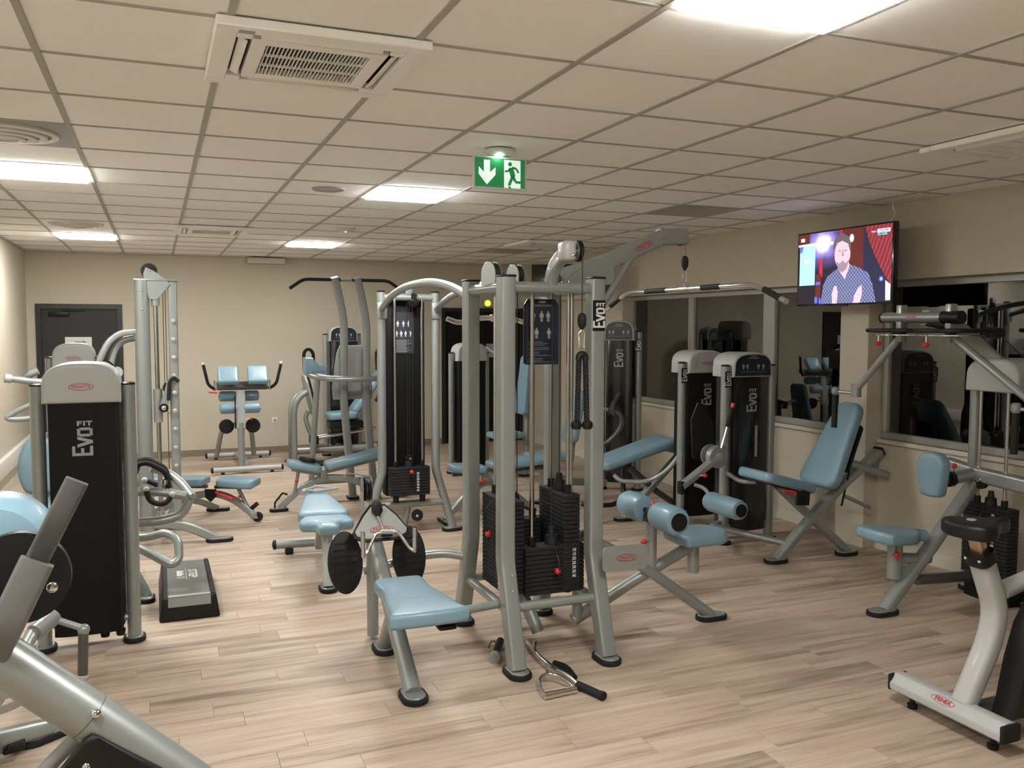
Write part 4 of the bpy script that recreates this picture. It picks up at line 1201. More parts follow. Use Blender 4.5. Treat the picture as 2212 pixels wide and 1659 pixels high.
MB().tube([(3.62, 8.05, .02), (3.62, 8.05, .44)], .035, 0, 12).build('seat_post', 'silver', cp)
foot(3.62, 8.05, cp, (1, 0), .2, .12)
MB().prism(taper(.55, .30, .24, .06), (3.98, 8.10, .60), V((.2, 0, .98)), (0, 1, 0), .07, .025, 3).build('backrest', 'blue', cp)
MB().tube([(3.95, 8.12, .18), (4.05, 8.12, 1.1)], .03, 0, 12).build('back_post', 'silver', cp)
knob((3.60, 8.0, .40), (0, -1, 0), cp)

# flat bench seen through the gym posts
fb_ = thing('flat_bench', 'low blue bench seen between the posts of the multi-station gym', 'bench', (3.1, 7.9, 0))
MB().prism(taper(.34, .26, .30, .05), (2.52, 7.72, .44), V((1, 0, -.06)), (0, 1, 0), .07, .025, 3).build('seat_pad', 'blue', fb_)
MB().prism(taper(.62, .30, .26, .05), (2.92, 7.72, .44), V((1, 0, .06)), (0, 1, 0), .07, .025, 3).build('back_pad', 'blue', fb_)
MB().rtube([(2.55, 7.72, .415), (3.5, 7.72, .43)], .05, .04, (0, 0, 1), 0).build('rail', 'char', fb_)
MB().rtube([(2.42, 7.55, .03), (2.62, 7.62, .20), (2.88, 7.72, .34), (3.15, 7.80, .22), (3.38, 7.86, .03)], .045, .06, (0, 0, 1), .12).build('arched_frame', 'silver', fb_)
MB().box((2.84, 7.68, .33), (2.94, 7.76, .42), .01, 2).build('hinge_block', 'silver', fb_)
MB().tube([(2.84, 7.60, .36), (2.60, 7.56, .31)], .012, 0, 8).build('adjust_lever', 'red', fb_)
foot(2.42, 7.55, fb_, (0, 1), .3, .08); foot(3.38, 7.86, fb_, (0, 1), .3, .08)
# cable column deep behind, with hanging grips
fc = thing('dual_handle_station', 'dark weight column with hanging grips far behind the multi-station gym', 'gym machine', (3.8, 9.9, 0))
tower(fc, (3.55, 10.1), (1, 0, 0), (0, -1, 0), .45, 1.47, 1.60, .24, badge=False, evo_on=False)
MB().tube([(3.72, 9.95, 1.55), (3.95, 9.80, 1.35), (4.02, 9.75, 1.0), (4.0, 9.7, .80)], .022, .12, 10).build('press_arm', 'silver', fc)
MB().tube([(3.88, 9.72, 1.12), (3.95, 9.70, .92), (3.98, 9.7, .78)], .018, .04, 10).build('grip', 'black', fc)
MB().ball((3.87, 9.72, 1.15), .024).build('grip_end', 'hood', fc)
MB().prism(taper(.7, .30, .24, .06), (4.05, 9.55, .75), V((.10, 0, .99)), (0, 1, 0), .07, .025, 3).build('backrest', 'blue', fc)
MB().tube([(4.10, 9.6, .02), (4.12, 9.6, 1.2)], .03, 0, 12).build('back_post', 'silver', fc)
MB().prism(taper(.40, .34, .30, .05), (3.62, 9.55, .48), (1, 0, 0), (0, 1, 0), .07, .025, 3).build('seat', 'blue', fc)
MB().tube([(3.85, 9.6, .02), (3.85, 9.6, .48)], .035, 0, 12).build('seat_post', 'silver', fc)
foot(3.85, 9.6, fc, (1, 0)); foot(4.10, 9.6, fc, (1, 0))
knob((3.82, 9.56, .43), (0, -1, 0), fc)
MB().tube([(3.85, 9.6, .10), (4.10, 9.6, .10), (3.78, 10.02, .10)], .03, .02, 12).build('base_tube', 'silver', fc)

# ================================================================== REVERSE-FLY / HIGH-ROW MACHINE at the right edge
hr = thing('high_row_machine', 'high row machine with overhead discs and hanging arms at the right', 'gym machine', (4.7, 4.2, 0))
X2 = 5.06
tower(hr, (X2+.10, 4.06), (0, 1, 0), (-1, 0, 0), .46, 1.47, 1.60, .24, front_glass=False, badge=False, evo_on=False)
weight_stack(hr, X2-.02, 4.05, 'y', .34, .10, .17, 18, face=(-1, 0), rod_top=1.40, rod_gap=.2, pin=6, rod_bot=.15)
num_strip(X2-.072, 3.99, .25, .60, 14, hr)
pulley((X2-.06, 4.10, .80), (1, 0, 0), .06, hr, .03)
# main diagonal, seat and chest pad
MB().rtube([(4.20, 4.10, .02), (4.66, 4.14, .42), (5.02, 4.16, .78)], .065, .085, (0, 1, 0), .05).build('main_beam', 'silver', hr)
foot(4.19, 4.10, hr, (1, 0), .22, .125)
MB().rtube([(5.02, 4.38, .86), (5.02, 4.16, .83), (5.02, 3.60, .80)], .075, .10, (0, 0, 1), .05).build('cross_beam', 'silver', hr)
MB().tube([(4.34, 4.16, .20), (4.34, 4.16, .44)], .046, 0, 18).build('seat_post', 'silver', hr)
MB().tube([(4.36, 4.16, .33), (4.62, 4.15, .30)], .034, 0, 12).build('seat_arm', 'silver', hr)
knob((4.32, 4.12, .37), (-.8, -.6, 0), hr, .02)
MB().prism(soft([(-.20, -.13), (-.10, -.155), (.06, -.13), (.15, -.05), (.22, -.06), (.23, 0), (.22, .06), (.15, .05), (.06, .13), (-.10, .155), (-.20, .13)], 4), (4.34, 4.16, .44), (1, 0, -.08), (0, 1, 0), .075, .025, 3).build('seat', 'blue', hr)
MB().tube([(4.78, 4.15, .81), (5.0, 4.16, .83)], .042, 0, 16).build('pad_tube', 'silver', hr)
MB().cyl((4.765, 4.15, .81), (4.80, 4.15, .811), .05, n=18).build('tube_collar', 'black', hr)
MB().tube([(4.68, 4.15, .81), (4.78, 4.15, .81)], .026, 0, 12).build('pad_stem', 'char', hr)
MB().prism(soft([(-.055, -.14), (.055, -.14), (.085, -.10), (.105, .06), (.08, .125), (.04, .145), (-.04, .145), (-.08, .125), (-.105, .06), (-.085, -.10)], 3), (4.68, 4.15, .85), (0, -1, 0), (0, 0, 1), -.09 if False else .09, .03, 3).build('chest_pad', 'blue', hr)
knob((4.82, 4.15, .85), (0, 0, 1), hr, .018, .03)
MB().tube([(4.50, 4.13, .18), (5.0, 4.16, .14), (5.1, 4.10, .14)], .036, .05, 12).build('base_tube', 'char', hr)
# overhead frame
MB().rtube([(5.28, 4.0, 1.40), (5.12, 4.18, 1.62), (4.95, 4.30, 1.82), (4.72, 4.34, 1.865)], .08, .10, (0, 0, 1), .22).build('boom', 'silver', hr)
cb = MB().tube([(4.70, 4.67, 1.865), (4.70, 4.06, 1.862)], .035, 0, 18).build('overhead_bar', 'silver', hr)
MB().cyl((4.70, 4.17, 1.863), (4.70, 4.03, 1.862), .043, n=18).build('bar_sleeve', 'black', hr)
MB().cyl((4.70, 4.665, 1.865), (4.70, 4.68, 1.865), .037, n=18).build('bar_cap', 'black', cb)
logo_oval((4.665, 4.40, 1.865), (0, -1, 0), (0, 0, 1), .085, cb, back=False)
for y0 in (4.52, 4.12):
    MB().box((4.68, y0-.024, 1.70), (4.74, y0+.024, 1.95), .008, 2).build('pivot_shaft', 'silver', hr)
    dk = MB().lathe([(.03, -.012), (.225, -.012), (.232, -.004), (.232, .010), (.225, .016), (.03, .016)], (4.72, y0, 1.776), (0, 0, 1), 40).build('cam_disc', 'black', hr)
    MB().lathe([(.03, 0), (.19, 0), (.19, .006), (.03, .006)], (4.72, y0, 1.745), (0, 0, 1), 36).build('index_plate', 'chrome', dk)
    knob((4.58, y0+.07, 1.742), (0, 0, -1), hr, .022, .04)
MB().tube([(4.72, 4.54, 1.73), (4.74, 4.93, 1.36)], .024, 0, 14).build('swing_arm', 'silver', hr)
MB().tube([(4.72, 4.10, 1.73), (4.74, 3.56, 1.36)], .026, 0, 14).build('swing_arm', 'silver', hr)
for y0, s in ((4.95, 1), (3.56, -1)):
    MB().cyl((4.74, y0, 1.385), (4.74, y0, 1.29), .036, n=16).build('arm_joint', 'silver', hr)
    MB().tube([(4.74, y0, 1.315), (4.70, y0+.15*s if s > 0 else y0+.06, 1.32)], .013, 0, 10).build('handle_link', 'silver', hr)
    yh = y0+.16 if s > 0 else y0+.07
    MB().lathe([(.02, -.03), (.028, -.015), (.028, .02), (.018, .03)], (4.695, yh, 1.325), n=14).build('handle_joint', 'silver', hr)
    MB().tube([(4.695, yh, 1.295), (4.69, yh, 1.05)], .022, 0, 14).build('hand_grip', 'rubber', hr)
MB().cyl((4.82, 3.93, 1.765), (4.82, 3.86, 1.765), .035, n=16).build('cable_guide', 'black', hr)
MB().tube([(4.84, 3.88, 1.76), (5.12, 3.80, 1.52)], .004, 0, 6).build('cable', 'cable', hr)
MB().box((5.06, 3.75, 1.38), (5.20, 3.86, 1.54), .03, 3).build('cable_housing', 'black', hr)

# ================================================================== EXERCISE BIKE at the lower right corner
bk = thing('exercise_bike', 'pale exercise bike with black saddle at the lower right corner', 'exercise bike', (3.27, 2.78, 0))
x0 = 3.27
MB().sweep([(x0, 3.09, .105), (x0, 2.50, .105)], [(.0525, -.028), (.0535, .0), (.050, .006), (.024, .040), (.018, .0425), (-.028, .0425), (-.045, .032), (-.0525, .018), (-.0525, -.028), (-.042, -.0375), (.042, -.0375)]).build('rear_stabiliser', 'hood', bk)
for y in (3.095, 2.495):
    MB().box((x0-.055, y-.010, .066), (x0+.055, y+.010, .144), .009, 3).build('stabiliser_cap', 'rubber', bk)
for y in (3.01, 2.58):
    MB().lathe([(.022, 0), (.024, .02), (.012, .024), (.012, .07)], (x0+.01, y, 0), n=14).build('levelling_foot', 'rubber', bk)
rg_ = MB()
e0 = ell(.062, .0185, 32)
for i in range(32):
    a, c = e0[i], e0[(i+1) % 32]
    rg_.prism([a, c, (c[0]*.95, c[1]*.88), (a[0]*.95, a[1]*.88)], V((x0-.037, 2.80, .128))+V((-.794, 0, .607))*.0006, (0, -1, 0), (.607, 0, .794), .0008)
bdg = rg_.build('badge', 'redprint', bk, smooth=False)
lettering('lettering', 'FENIX', .026, V((x0-.037, 2.80, .128))+V((-.794, 0, .607))*.001, (0, -1, 0), (.607, 0, .794), 'redprint', bdg, .0008, .085)
col = MB().rtube([(x0+.02, 2.74, .13), (x0+.16, 2.735, .40), (x0+.19, 2.735, .54), (x0+.08, 2.735, .80)], .085, .10, (0, 1, 0), .12, .028).build('seat_tube', 'hood', bk)
MB().rtube([(x0+.094, 2.735, .765), (x0+.070, 2.735, .815)], .098, .112, (0, 1, 0), 0, .03).build('post_collar', 'black', bk)
for y in (2.77, 2.70): bolt((x0+.035, y, .78), (-1, 0, .2), bk, .007)
MB().rtube([(x0+.08, 2.735, .80), (x0+.05, 2.735, .885)], .045, .065, (0, 1, 0), 0, .012).build('saddle_post', 'copper', bk)
sad = [(-.13, 0), (-.125, .06), (-.09, .115), (-.03, .125), (.03, .085), (.10, .038), (.17, .022), (.19, 0), (.17, -.022), (.10, -.038), (.03, -.085), (-.03, -.125), (-.09, -.115), (-.125, -.06)]
MB().prism(soft(sad, 4), (x0+.06, 2.735, .885), (1, 0, 0), (0, 1, 0), .07, .020, 4).build('saddle', 'black', bk)
MB().cyl((x0+.02, 2.735, .955), (x0+.02, 2.735, .962), .02, n=14).build('saddle_badge', 'hoodgrey', bk)
MB().rtube([(x0+.06, 2.735, .09), (x0+.60, 2.735, .09), (x0+1.15, 2.735, .09)], .07, .07, (0, 0, 1), 0).build('base_rail', 'char', bk)
MB().prism([(.10, .10), (.95, .10), (1.05, .35), (.95, .62), (.55, .68), (.30, .62), (.22, .50), (.20, .34)], (x0, 2.68, 0), (1, 0, 0), (0, 0, 1), -.11 if False else .11, .02, 2).build('drive_cover', 'black', bk)
MB().tube([(x0+.22, 2.735, .62), (x0+.60, 2.735, .70)], .04, 0, 14).build('top_tube', 'hood', bk)
MB().rtube([(x0+1.12, 3.04, .105), (x0+1.12, 2.46, .105)], .10, .07, (0, 0, 1), 0, .03).build('front_stabiliser', 'hood', bk)
for y in (2.96, 2.54): MB().lathe([(.022, 0), (.024, .02), (.012, .024), (.012, .07)], (x0+1.12, y, 0), n=14).build('levelling_foot', 'rubber', bk)
MB().tube([(x0+.85, 2.735, .60), (x0+1.0, 2.735, 1.15)], .035, 0, 14).build('handlebar_post', 'hood', bk)
MB().tube([(x0+.88, 2.95, 1.20), (x0+1.02, 2.90, 1.18), (x0+1.02, 2.57, 1.18), (x0+.88, 2.52, 1.20)], .016, .05, 10).build('handlebar', 'rubber', bk)
for s in (-1, 1):
    MB().rtube([(x0+.56, 2.735+s*.10, .34), (x0+.56+s*.15, 2.735+s*.10, .34)], .018, .03, (0, 0, 1), 0).build('crank', 'chrome', bk)
    MB().box((x0+.66 if s > 0 else x0+.36, 2.735+s*.12-.045, .325), (x0+.76 if s > 0 else x0+.46, 2.735+s*.12+.045, .35), .008, 2).build('pedal', 'black', bk)
    MB().tube([(x0+.66 if s > 0 else x0+.36, 2.735+s*.15, .35), (x0+.70 if s > 0 else x0+.40, 2.735+s*.12, .42), (x0+.74 if s > 0 else x0+.44, 2.735+s*.08, .35)], .006, .04, 6).build('pedal_strap', 'rubber', bk)

# ================================================================== PRESS MACHINE at the left (dark shroud, back to us)
pm_ = thing('press_machine', 'machine with large dark weight shroud under a pale hood, near left', 'gym machine', (-.38, 5.5, 0))
tower(pm_, (-.377, 5.36), (1, 0, 0), (0, -1, 0), .456, 1.47, 1.60, .22)
for x in (-.30, -.22): MB().lathe([(.022, 0), (.028, .03), (.012, .05)], (x, 5.33, .05), n=10).build('transport_wheel', 'black', pm_)
# arms with black grips reaching out to the right
def arm_pair(y, dz=0):
    MB().tube([(-.30, y, .755+dz), (.0, y, .735+dz), (.16, y-.02, .70+dz)], .030, .06, 14).build('press_arm', 'silver', pm_)
arm_pair(6.0)
MB().tube([(-.05, 6.20, .86), (.06, 6.22, .82), (.15, 6.12, .75), (.20, 6.0, .685)], .028, .08, 14).build('press_arm', 'silver', pm_)
MB().tube([(-.36, 6.0, .54), (.02, 6.0, .545), (.14, 6.0, .575), (.18, 6.0, .67)], .030, .10, 14).build('press_arm', 'silver', pm_)
for dx, dy in ((0, 0), (.0, .16)):
    MB().tube([(-.14+dx, 6.0+dy, .86), (-.12+dx, 6.0+dy, .925), (-.06+dx, 6.0+dy, .925), (.045+dx, 6.0+dy, .86), (.058+dx, 6.0+dy, .76)], .0175, .04, 12).build('hand_grip', 'rubber', pm_)
MB().tube([(-.075, 5.95, .755), (-.06, 5.94, .69), (.0, 5.93, .665), (.045, 5.93, .675), (.07, 5.94, .715)], .0175, .035, 12).build('hand_grip', 'rubber', pm_)
MB().tube([(-.075, 5.97, .815), (-.01, 5.97, .785)], .015, 0, 10).build('hand_grip', 'rubber', pm_)
for p in ((-.085, 5.965, .82), (-.076, 5.95, .765), (.076, 5.938, .722)):
    MB().ball(p, .021, n=12).build('grip_end', 'hood', pm_)
for p in ((.045, 6.0, .745), (.035, 6.0, .80)):
    MB().cyl(V(p)-V((0, 0, .015)), V(p)+V((0, 0, .012)), .024, n=12).build('grip_collar', 'chrome', pm_)
MB().tube([(-.28, 5.95, .49), (-.10, 5.92, .46), (.04, 5.86, .50), (.105, 5.80, .455), (.105, 5.74, .35), (.06, 5.72, .32), (-.08, 5.80, .40), (-.24, 5.90, .47)], .027, .06, 12).build('bumper_loop', 'silver', pm_)
MB().rtube([(-.38, 5.6, .10), (-.38, 6.4, .10)], .07, .07, (0, 0, 1), 0).build('base_rail', 'silver', pm_)
MB().tube([(-.36, 6.36, .12), (-.36, 6.30, .60), (-.36, 6.05, .78)], .034, .08, 12).build('upright', 'silver', pm_)
MB().tube([(-.36, 6.25, .36), (-.17, 6.15, .20), (-.09, 6.12, .03)], .034, .06, 14).build('side_leg', 'silver', pm_)
foot(-.095, 6.11, pm_, (0, 1), .17, .11)
MB().prism(taper(.42, .36, .32, .06), (-.38, 6.35, .46), (0, 1, 0), (-1, 0, 0), .08, .028, 3).build('seat', 'blue', pm_)
MB().tube([(-.38, 6.5, .10), (-.38, 6.5, .46)], .04, 0, 14).build('seat_post', 'silver', pm_)
foot(-.38, 6.5, pm_, (0, 1))

# ================================================================== MACHINE BEHIND IT along the left wall
sm = thing('shoulder_press_machine', 'press machine near the left wall with raised pale arms, before the grey door', 'gym machine', (-.85, 8.6, 0))
tower(sm, (-.70, 9.05), (1, 0, 0), (0, -1, 0), .42, 1.50, 1.64, .22, evo_on=False)
MB().tube([(-.74, 7.0, 1.395), (-.86, 7.0, 1.41), (-.955, 7.0, 1.427)], .024, .06, 14).build('press_arm', 'silver', sm)
MB().tube([(-.88, 7.1, 1.40), (-.83, 7.05, 1.455), (-.78, 7.05, 1.475)], .024, .04, 12).build('press_arm', 'silver', sm)
MB().cyl((-.945, 7.0, 1.425), (-.985, 6.99, 1.432), .032, n=14).build('arm_end', 'hood', sm)
MB().tube([(-.78, 7.0, 1.26), (-.90, 7.0, 1.205), (-.995, 7.0, 1.145), (-.90, 7.0, 1.135), (-.78, 7.0, 1.15)], .020, .04, 12).build('hand_loop', 'silver', sm)
MB().tube([(-.76, 7.0, 1.395), (-.74, 7.9, 1.38), (-.72, 8.92, 1.36)], .03, .1, 12).build('lever_arm', 'silver', sm)
MB().tube([(-.78, 7.0, 1.26), (-.75, 7.0, 1.40)], .02, 0, 12).build('loop_stem', 'silver', sm)
MB().prism(soft([(-.08, -.21), (.08, -.21), (.14, -.15), (.17, .0), (.14, .15), (.08, .21), (-.08, .21), (-.14, .15), (-.17, 0), (-.14, -.15)], 3), (-.83, 7.62, .70), (1, 0, 0), (0, .25, .97), .10, .04, 4).build('backrest', 'blue', sm)
MB().tube([(-.83, 7.78, .03), (-.83, 7.76, .95)], .04, 0, 14).build('back_post', 'silver', sm)
MB().tube([(-.83, 7.78, .12), (-.80, 8.9, .12)], .04, 0, 14).build('base_tube', 'silver', sm)
foot(-.83, 7.78, sm, (0, 1))
MB().prism(taper(.40, .34, .36, .06), (-.70, 7.60, .40), (0, -1, 0), (1, 0, 0), .08, .028, 3).build('seat', 'blue', sm)
MB().tube([(-.70, 7.42, .03), (-.70, 7.42, .40)], .035, 0, 12).build('seat_post', 'silver', sm)
foot(-.70, 7.42, sm, (0, 1))

# ================================================================== ADJUSTABLE PULLEY COLUMN
pcn = thing('adjustable_pulley_column', 'tall silver pulley column with knobbed rail and curved arm, left of the benches', 'gym machine', (0, 7.6, 0))
YC = 7.6
MB().tube([(-.095, YC, .14), (-.095, YC, 2.16)], .058, 0, 24).build('column', 'silver', pcn)
MB().box((-.155, YC-.045, 2.155), (.19, YC+.045, 2.175), .008, 2).build('top_plate', 'silver', pcn)
MB().rtube([(.135, YC, .12), (.135, YC, 2.16)], .05, .07, (1, 0, 0), 0).build('rail', 'silver', pcn)
for i, z in enumerate((1.84, 1.69, 1.545, 1.40, 1.26, 1.11, .965, .815, .665)):
    if i == 5: z = 1.115
    MB().lathe([(.010, 0), (.010, .010), (.017, .014), (.017, .024), (.008, .030)], (.133, YC-.035, z), (0, -1, 0), 14).build('index_stud', 'hood', pcn)
for z in (2.08, 1.93): bolt((-.095, YC-.058, z), (0, -1, 0), pcn, .009)
MB().cyl((.012, YC, .28), (.005, YC, 2.05), .018, n=14).build('guide_rod', 'rod', pcn)
MB().cyl((.012, YC, .24), (.012, YC, .29), .028, n=14).build('rod_foot', 'silver', pcn)
MB().cyl((.006, YC, 1.96), (.005, YC, 2.06), .032, n=14).build('rod_socket', 'silver', pcn)
MB().prism([(-.05, .115), (-.07, .06), (-.03, -.14), (.03, -.14), (.13, -.02), (.10, .02), (.02, .08)], (-.01, YC-.03, 2.15), (1, 0, 0), (0, 0, 1), .008, .002, 1).build('pulley_bracket', 'silver', pcn)
pulley((-.035, YC, 2.235), (0, 1, 0), .062, pcn, .035)
bolt((-.03, YC-.04, 2.235), (0, -1, 0), pcn, .007)
for x in (.062, .08): MB().cyl((x, YC, .60 if x > .07 else 1.3), (x, YC, 2.12), .0032, n=6).build('cable', 'cable', pcn)
# carriage
MB().cyl((.008, YC, 1.02), (.008, YC, 1.29), .034, n=16).build('carriage', 'silver', pcn)
MB().prism([(-.02, -.13), (.03, -.16), (.055, -.10), (.065, .05), (.10, .10), (.13, .06), (.145, .075), (.12, .135), (.06, .13), (.03, .02)], (.035, YC-.05, 1.28), (1, 0, 0), (0, 0, 1), .012, .003, 1).build('carriage_arm', 'silver', pcn)
MB().tube([(.085, YC-.06, 1.20), (.095, YC-.06, 1.35), (.13, YC-.06, 1.39), (.165, YC-.06, 1.35)], .014, .03, 10).build('carriage_hook', 'rubber', pcn)
pulley((.05, YC-.06, 1.14), (0, 1, 0), .036, pcn, .03)
bolt((.05, YC-.08, 1.14), (0, -1, 0), pcn, .016)
MB().tube([(.06, YC-.04, 1.12), (.11, YC-.05, 1.08), (.15, YC-.06, 1.10)], .004, .03, 6).build('retaining_wire', 'chrome', pcn)
MB().lathe([(.008, -.05), (.02, -.03), (.022, .0), (.006, .03)], (.066, YC-.02, 1.31), n=12).build('cable_stop', 'rubber', pcn)
# base and arched leg
MB().rtube([(-.30, YC, .17), (0, YC, .19), (.20, YC, .155), (.44, YC, .022)], .06, .075, (0, 0, 1), .18).build('base_leg', 'silver', pcn)
foot(.46, YC, pcn, (1, 0), .22, .12)
MB().rtube([(0, YC, .18), (0, YC+.55, .16), (0, YC+.75, .03)], .06, .07, (0, 0, 1), .15).build('base_leg', 'silver', pcn)
foot(0, YC+.76, pcn, (0, 1), .2, .12)
MB().rtube([(-.30, YC, .17), (-.42, YC, .03)], .06, .07, (0, 0, 1), 0).build('base_leg', 'silver', pcn)
foot(-.42, YC, pcn, (1, 0), .2, .12)
# curved link arm to a twin disc on the left
MB().rtube([(-.13, YC, 1.755), (-.25, YC, 1.745), (-.34, YC-.01, 1.68), (-.40, YC-.02, 1.56), (-.43, YC-.02, 1.46)], .05, .06, (0, 1, 0), .12).build('link_arm', 'silver', pcn)
MB().rtube([(-.15, YC+.08, 1.70), (-.25, YC+.08, 1.68), (-.31, YC+.07, 1.60), (-.34, YC+.06, 1.46)], .05, .05, (0, 1, 0), .12).build('link_arm', 'silver', pcn)
MB().box((-.16, YC-.01, 1.69), (-.13, YC+.10, 1.78), .006, 1).build('arm_bracket', 'silver', pcn)
pulley((-.40, YC-.01, 1.42), (0, 1, 0), .115, pcn, .03)
MB().cyl((-.40, YC-.036, 1.42), (-.40, YC-.022, 1.42), .10, n=28).build('disc_cover', 'hood', pcn)
MB().tube([(-.40, YC+.02, 1.44), (-.40, YC+.02, .55), (-.40, YC, .10)], .03, .05, 12).build('stack_mast', 'silver', pcn)
MB().lathe([(.035, 0), (.045, .012), (.045, .02), (0, .02)], (-.29, YC+.02, 1.43), (0, -1, 0), 20).build('disc_cover', 'hood', pcn)

# ================================================================== STEP PLATFORM
sp_ = thing('aerobic_step', 'black and grey STEP platform standing on the floor at left', 'step platform', (.15, 6.0, 0))
SX0, SX1, SY0, SY1 = -.02, .335, 5.60, 6.52
def frus(lo, hi, z0, z1, ins):
    b = MB()
    x0, y0 = lo; x1, y1 = hi
    vs_ = [b.bm.verts.new(p) for p in ((x0, y0, z0), (x1, y0, z0), (x1, y1, z0), (x0, y1, z0), (x0+ins, y0+ins, z1), (x1-ins, y0+ins, z1), (x1-ins, y1-ins, z1), (x0+ins, y1-ins, z1))]
    fs = [b.bm.faces.new([vs_[i] for i in q]) for q in ((3, 2, 1, 0), (4, 5, 6, 7), (0, 1, 5, 4), (1, 2, 6, 5), (2, 3, 7, 6), (3, 0, 4, 7))]
    b._bevel(list({e for f in fs for e in f.edges}), .012, 3)
    return b
frus((SX0, SY0), (SX1, SY1), 0, .145, .022).build('body', 'black', sp_)
MB().box((SX0+.055, SY0+.06, .140), (SX1-.055, SY1-.06, .149), .003, 1).build('top_mat', pmat('grey_mat', (.12, .125, .11), .45, 0, 0, .08, 60), sp_)
for y in (SY0+.02, SY1-.05):
    MB().box((SX0+.055, y, .138), (SX1-.055, y+.035, .150), .004, 2).build('end_strip', 'hoodgrey', sp_)
MB().prism([(-.123, 0), (.123, 0), (.123, .055), (-.123, .055)], ((SX0+SX1)/2, SY0+.006, .088), (1, 0, 0), (0, .15, .99), .003).build('front_strip', 'hoodgrey', sp_, smooth=False)
for x in (SX0+.028, SX1-.052):
    MB().box((x, SY0+.03, .136), (x+.024, SY1-.03, .150), .006, 2).build('side_rail', 'rubber', sp_)
xm, ym = (SX0+SX1)/2, 6.12
lettering('lettering', 'STEP', .075, (xm+.035, ym, .1495), (0, -1, 0), (1, 0, 0), 'whiteprint', sp_, .001, .20)
MB().box((xm-.006, ym-.13, .149), (xm-.003, ym+.13, .1497)).build('print_line', 'whiteprint', sp_, smooth=False)
pb = MB()
for i in range(6): pb.box((xm-.062, ym+.075-i*.022, .149), (xm-.018-(.012 if i % 2 else 0), ym+.092-i*.022, .1496))
pb.build('small_print', 'whiteprint', sp_, smooth=False)['kind'] = 'stuff'
MB().box((xm-.062, ym-.095, .149), (xm-.014, ym-.062, .1496)).build('print_box', 'greyprint', sp_, smooth=False)

# ================================================================== ADJUSTABLE BENCHES
def bench_frame(b, A, B, apex, par):
    """low arched frame between two feet"""
    MB().rtube([A, V(A).lerp(V(apex), .5)+V((0, 0, .05)), apex, V(B).lerp(V(apex), .5)+V((0, 0, .05)), B], .045, .065, (0, 0, 1), .2).build('arched_frame', 'silver', par)
b7 = thing('adjustable_bench', 'adjustable blue bench with red lever and transport wheel beside the pulley column', 'bench', (.45, 8.4, 0), 'adjustable benches')
d7 = V((.90, -.42, 0)).normalized(); n7 = V((.42, .90, 0))
o7 = V((.455, 8.42, 0))
bench_frame(None, o7-d7*.62+V((0, 0, .03)), o7+d7*.40+V((0, 0, .05)), o7+V((0, 0, .27)), b7)
q = o7+d7*.06+V((0, 0, .335))
MB().prism(taper(.36, .25, .30, .06), q, V((d7.x, d7.y, -.04)), n7, .075, .028, 3).build('seat_pad', 'blue', b7)
q = o7-d7*.05+V((0, 0, .335))
MB().prism(taper(.80, .24, .28, .05), q, -d7, -n7, .075, .028, 3).build('back_pad', 'blue', b7)
MB().rtube([o7-d7*.7+V((0, 0, .322)), o7-d7*.05+V((0, 0, .322))], .05, .03, (0, 0, 1), 0).build('back_rail', 'char', b7)
MB().rtube([o7+d7*.04+V((0, 0, .322)), o7+d7*.36+V((0, 0, .316))], .05, .03, (0, 0, 1), 0).build('seat_rail', 'char', b7)
MB().prism([(-.055, .06), (-.05, -.02), (.0, -.06), (.05, -.01), (.055, .06)], o7-n7*.06+V((.01, 0, .25)), d7, (0, 0, 1), .02, .006, 2).build('hinge_plate', 'black', b7)
MB().tube([o7-n7*.08+d7*.06+V((0, 0, .285)), o7-n7*.08+d7*.22+V((0, 0, .225))], .014, 0, 10).build('adjust_lever', 'red', b7)
MB().tube([o7-n7*.07+d7*.05+V((0, 0, .33)), o7-n7*.07+d7*.24+V((0, 0, .335))], .016, 0, 10).build('side_grip', 'rubber', b7)
MB().tube([o7+d7*.24+V((0, 0, .31)), o7+d7*.33+V((0, 0, .13))], .017, 0, 10).build('seat_strut', 'silver', b7)
knob(o7+d7*.27-n7*.02+V((0, 0, .24)), -n7, b7, .016, .01)
pulley(o7+d7*.42+V((0, 0, .045)), n7, .045, b7, .04, 'rubber')
MB().box(o7+d7*.38-V((.03, .04, -.03)), o7+d7*.38+V((.03, .02, .10)), .01, 2).build('wheel_fork', 'silver', b7)
MB().tube([o7+d7*.36+V((0, 0, .12)), o7+d7*.42+V((0, 0, .17))], .02, 0, 10).build('foot_peg', 'rubber', b7)
c7 = o7-d7*.30
MB().rtube([c7+n7*.02+V((0, 0, .20)), c7+n7*.20+V((.10, 0, .13)), c7+n7*.37+V((.18, 0, .025))], .045, .06, (0, 0, 1), .12).build('cross_leg', 'silver', b7)
foot(c7.x+n7.x*.37+.19, c7.y+n7.y*.37, b7, (1, -.2), .22, .09)
MB().rtube([c7-n7*.02+V((0, 0, .20)), c7-n7*.2+V((0, 0, .12)), c7-n7*.36+V((0, 0, .025))], .045, .06, (0, 0, 1), .12).build('cross_leg', 'silver', b7)
foot(c7.x-n7.x*.36, c7.y-n7.y*.36, b7, (1, 0), .2, .09)
lettering('lettering', 'PANATTA', .045, o7+d7*.20-n7*.026+V((0, 0, .215)), V((d7.x, d7.y, -.42)), V((d7.x*.4, d7.y*.4, .9)), 'redprint', b7, .001, .15)

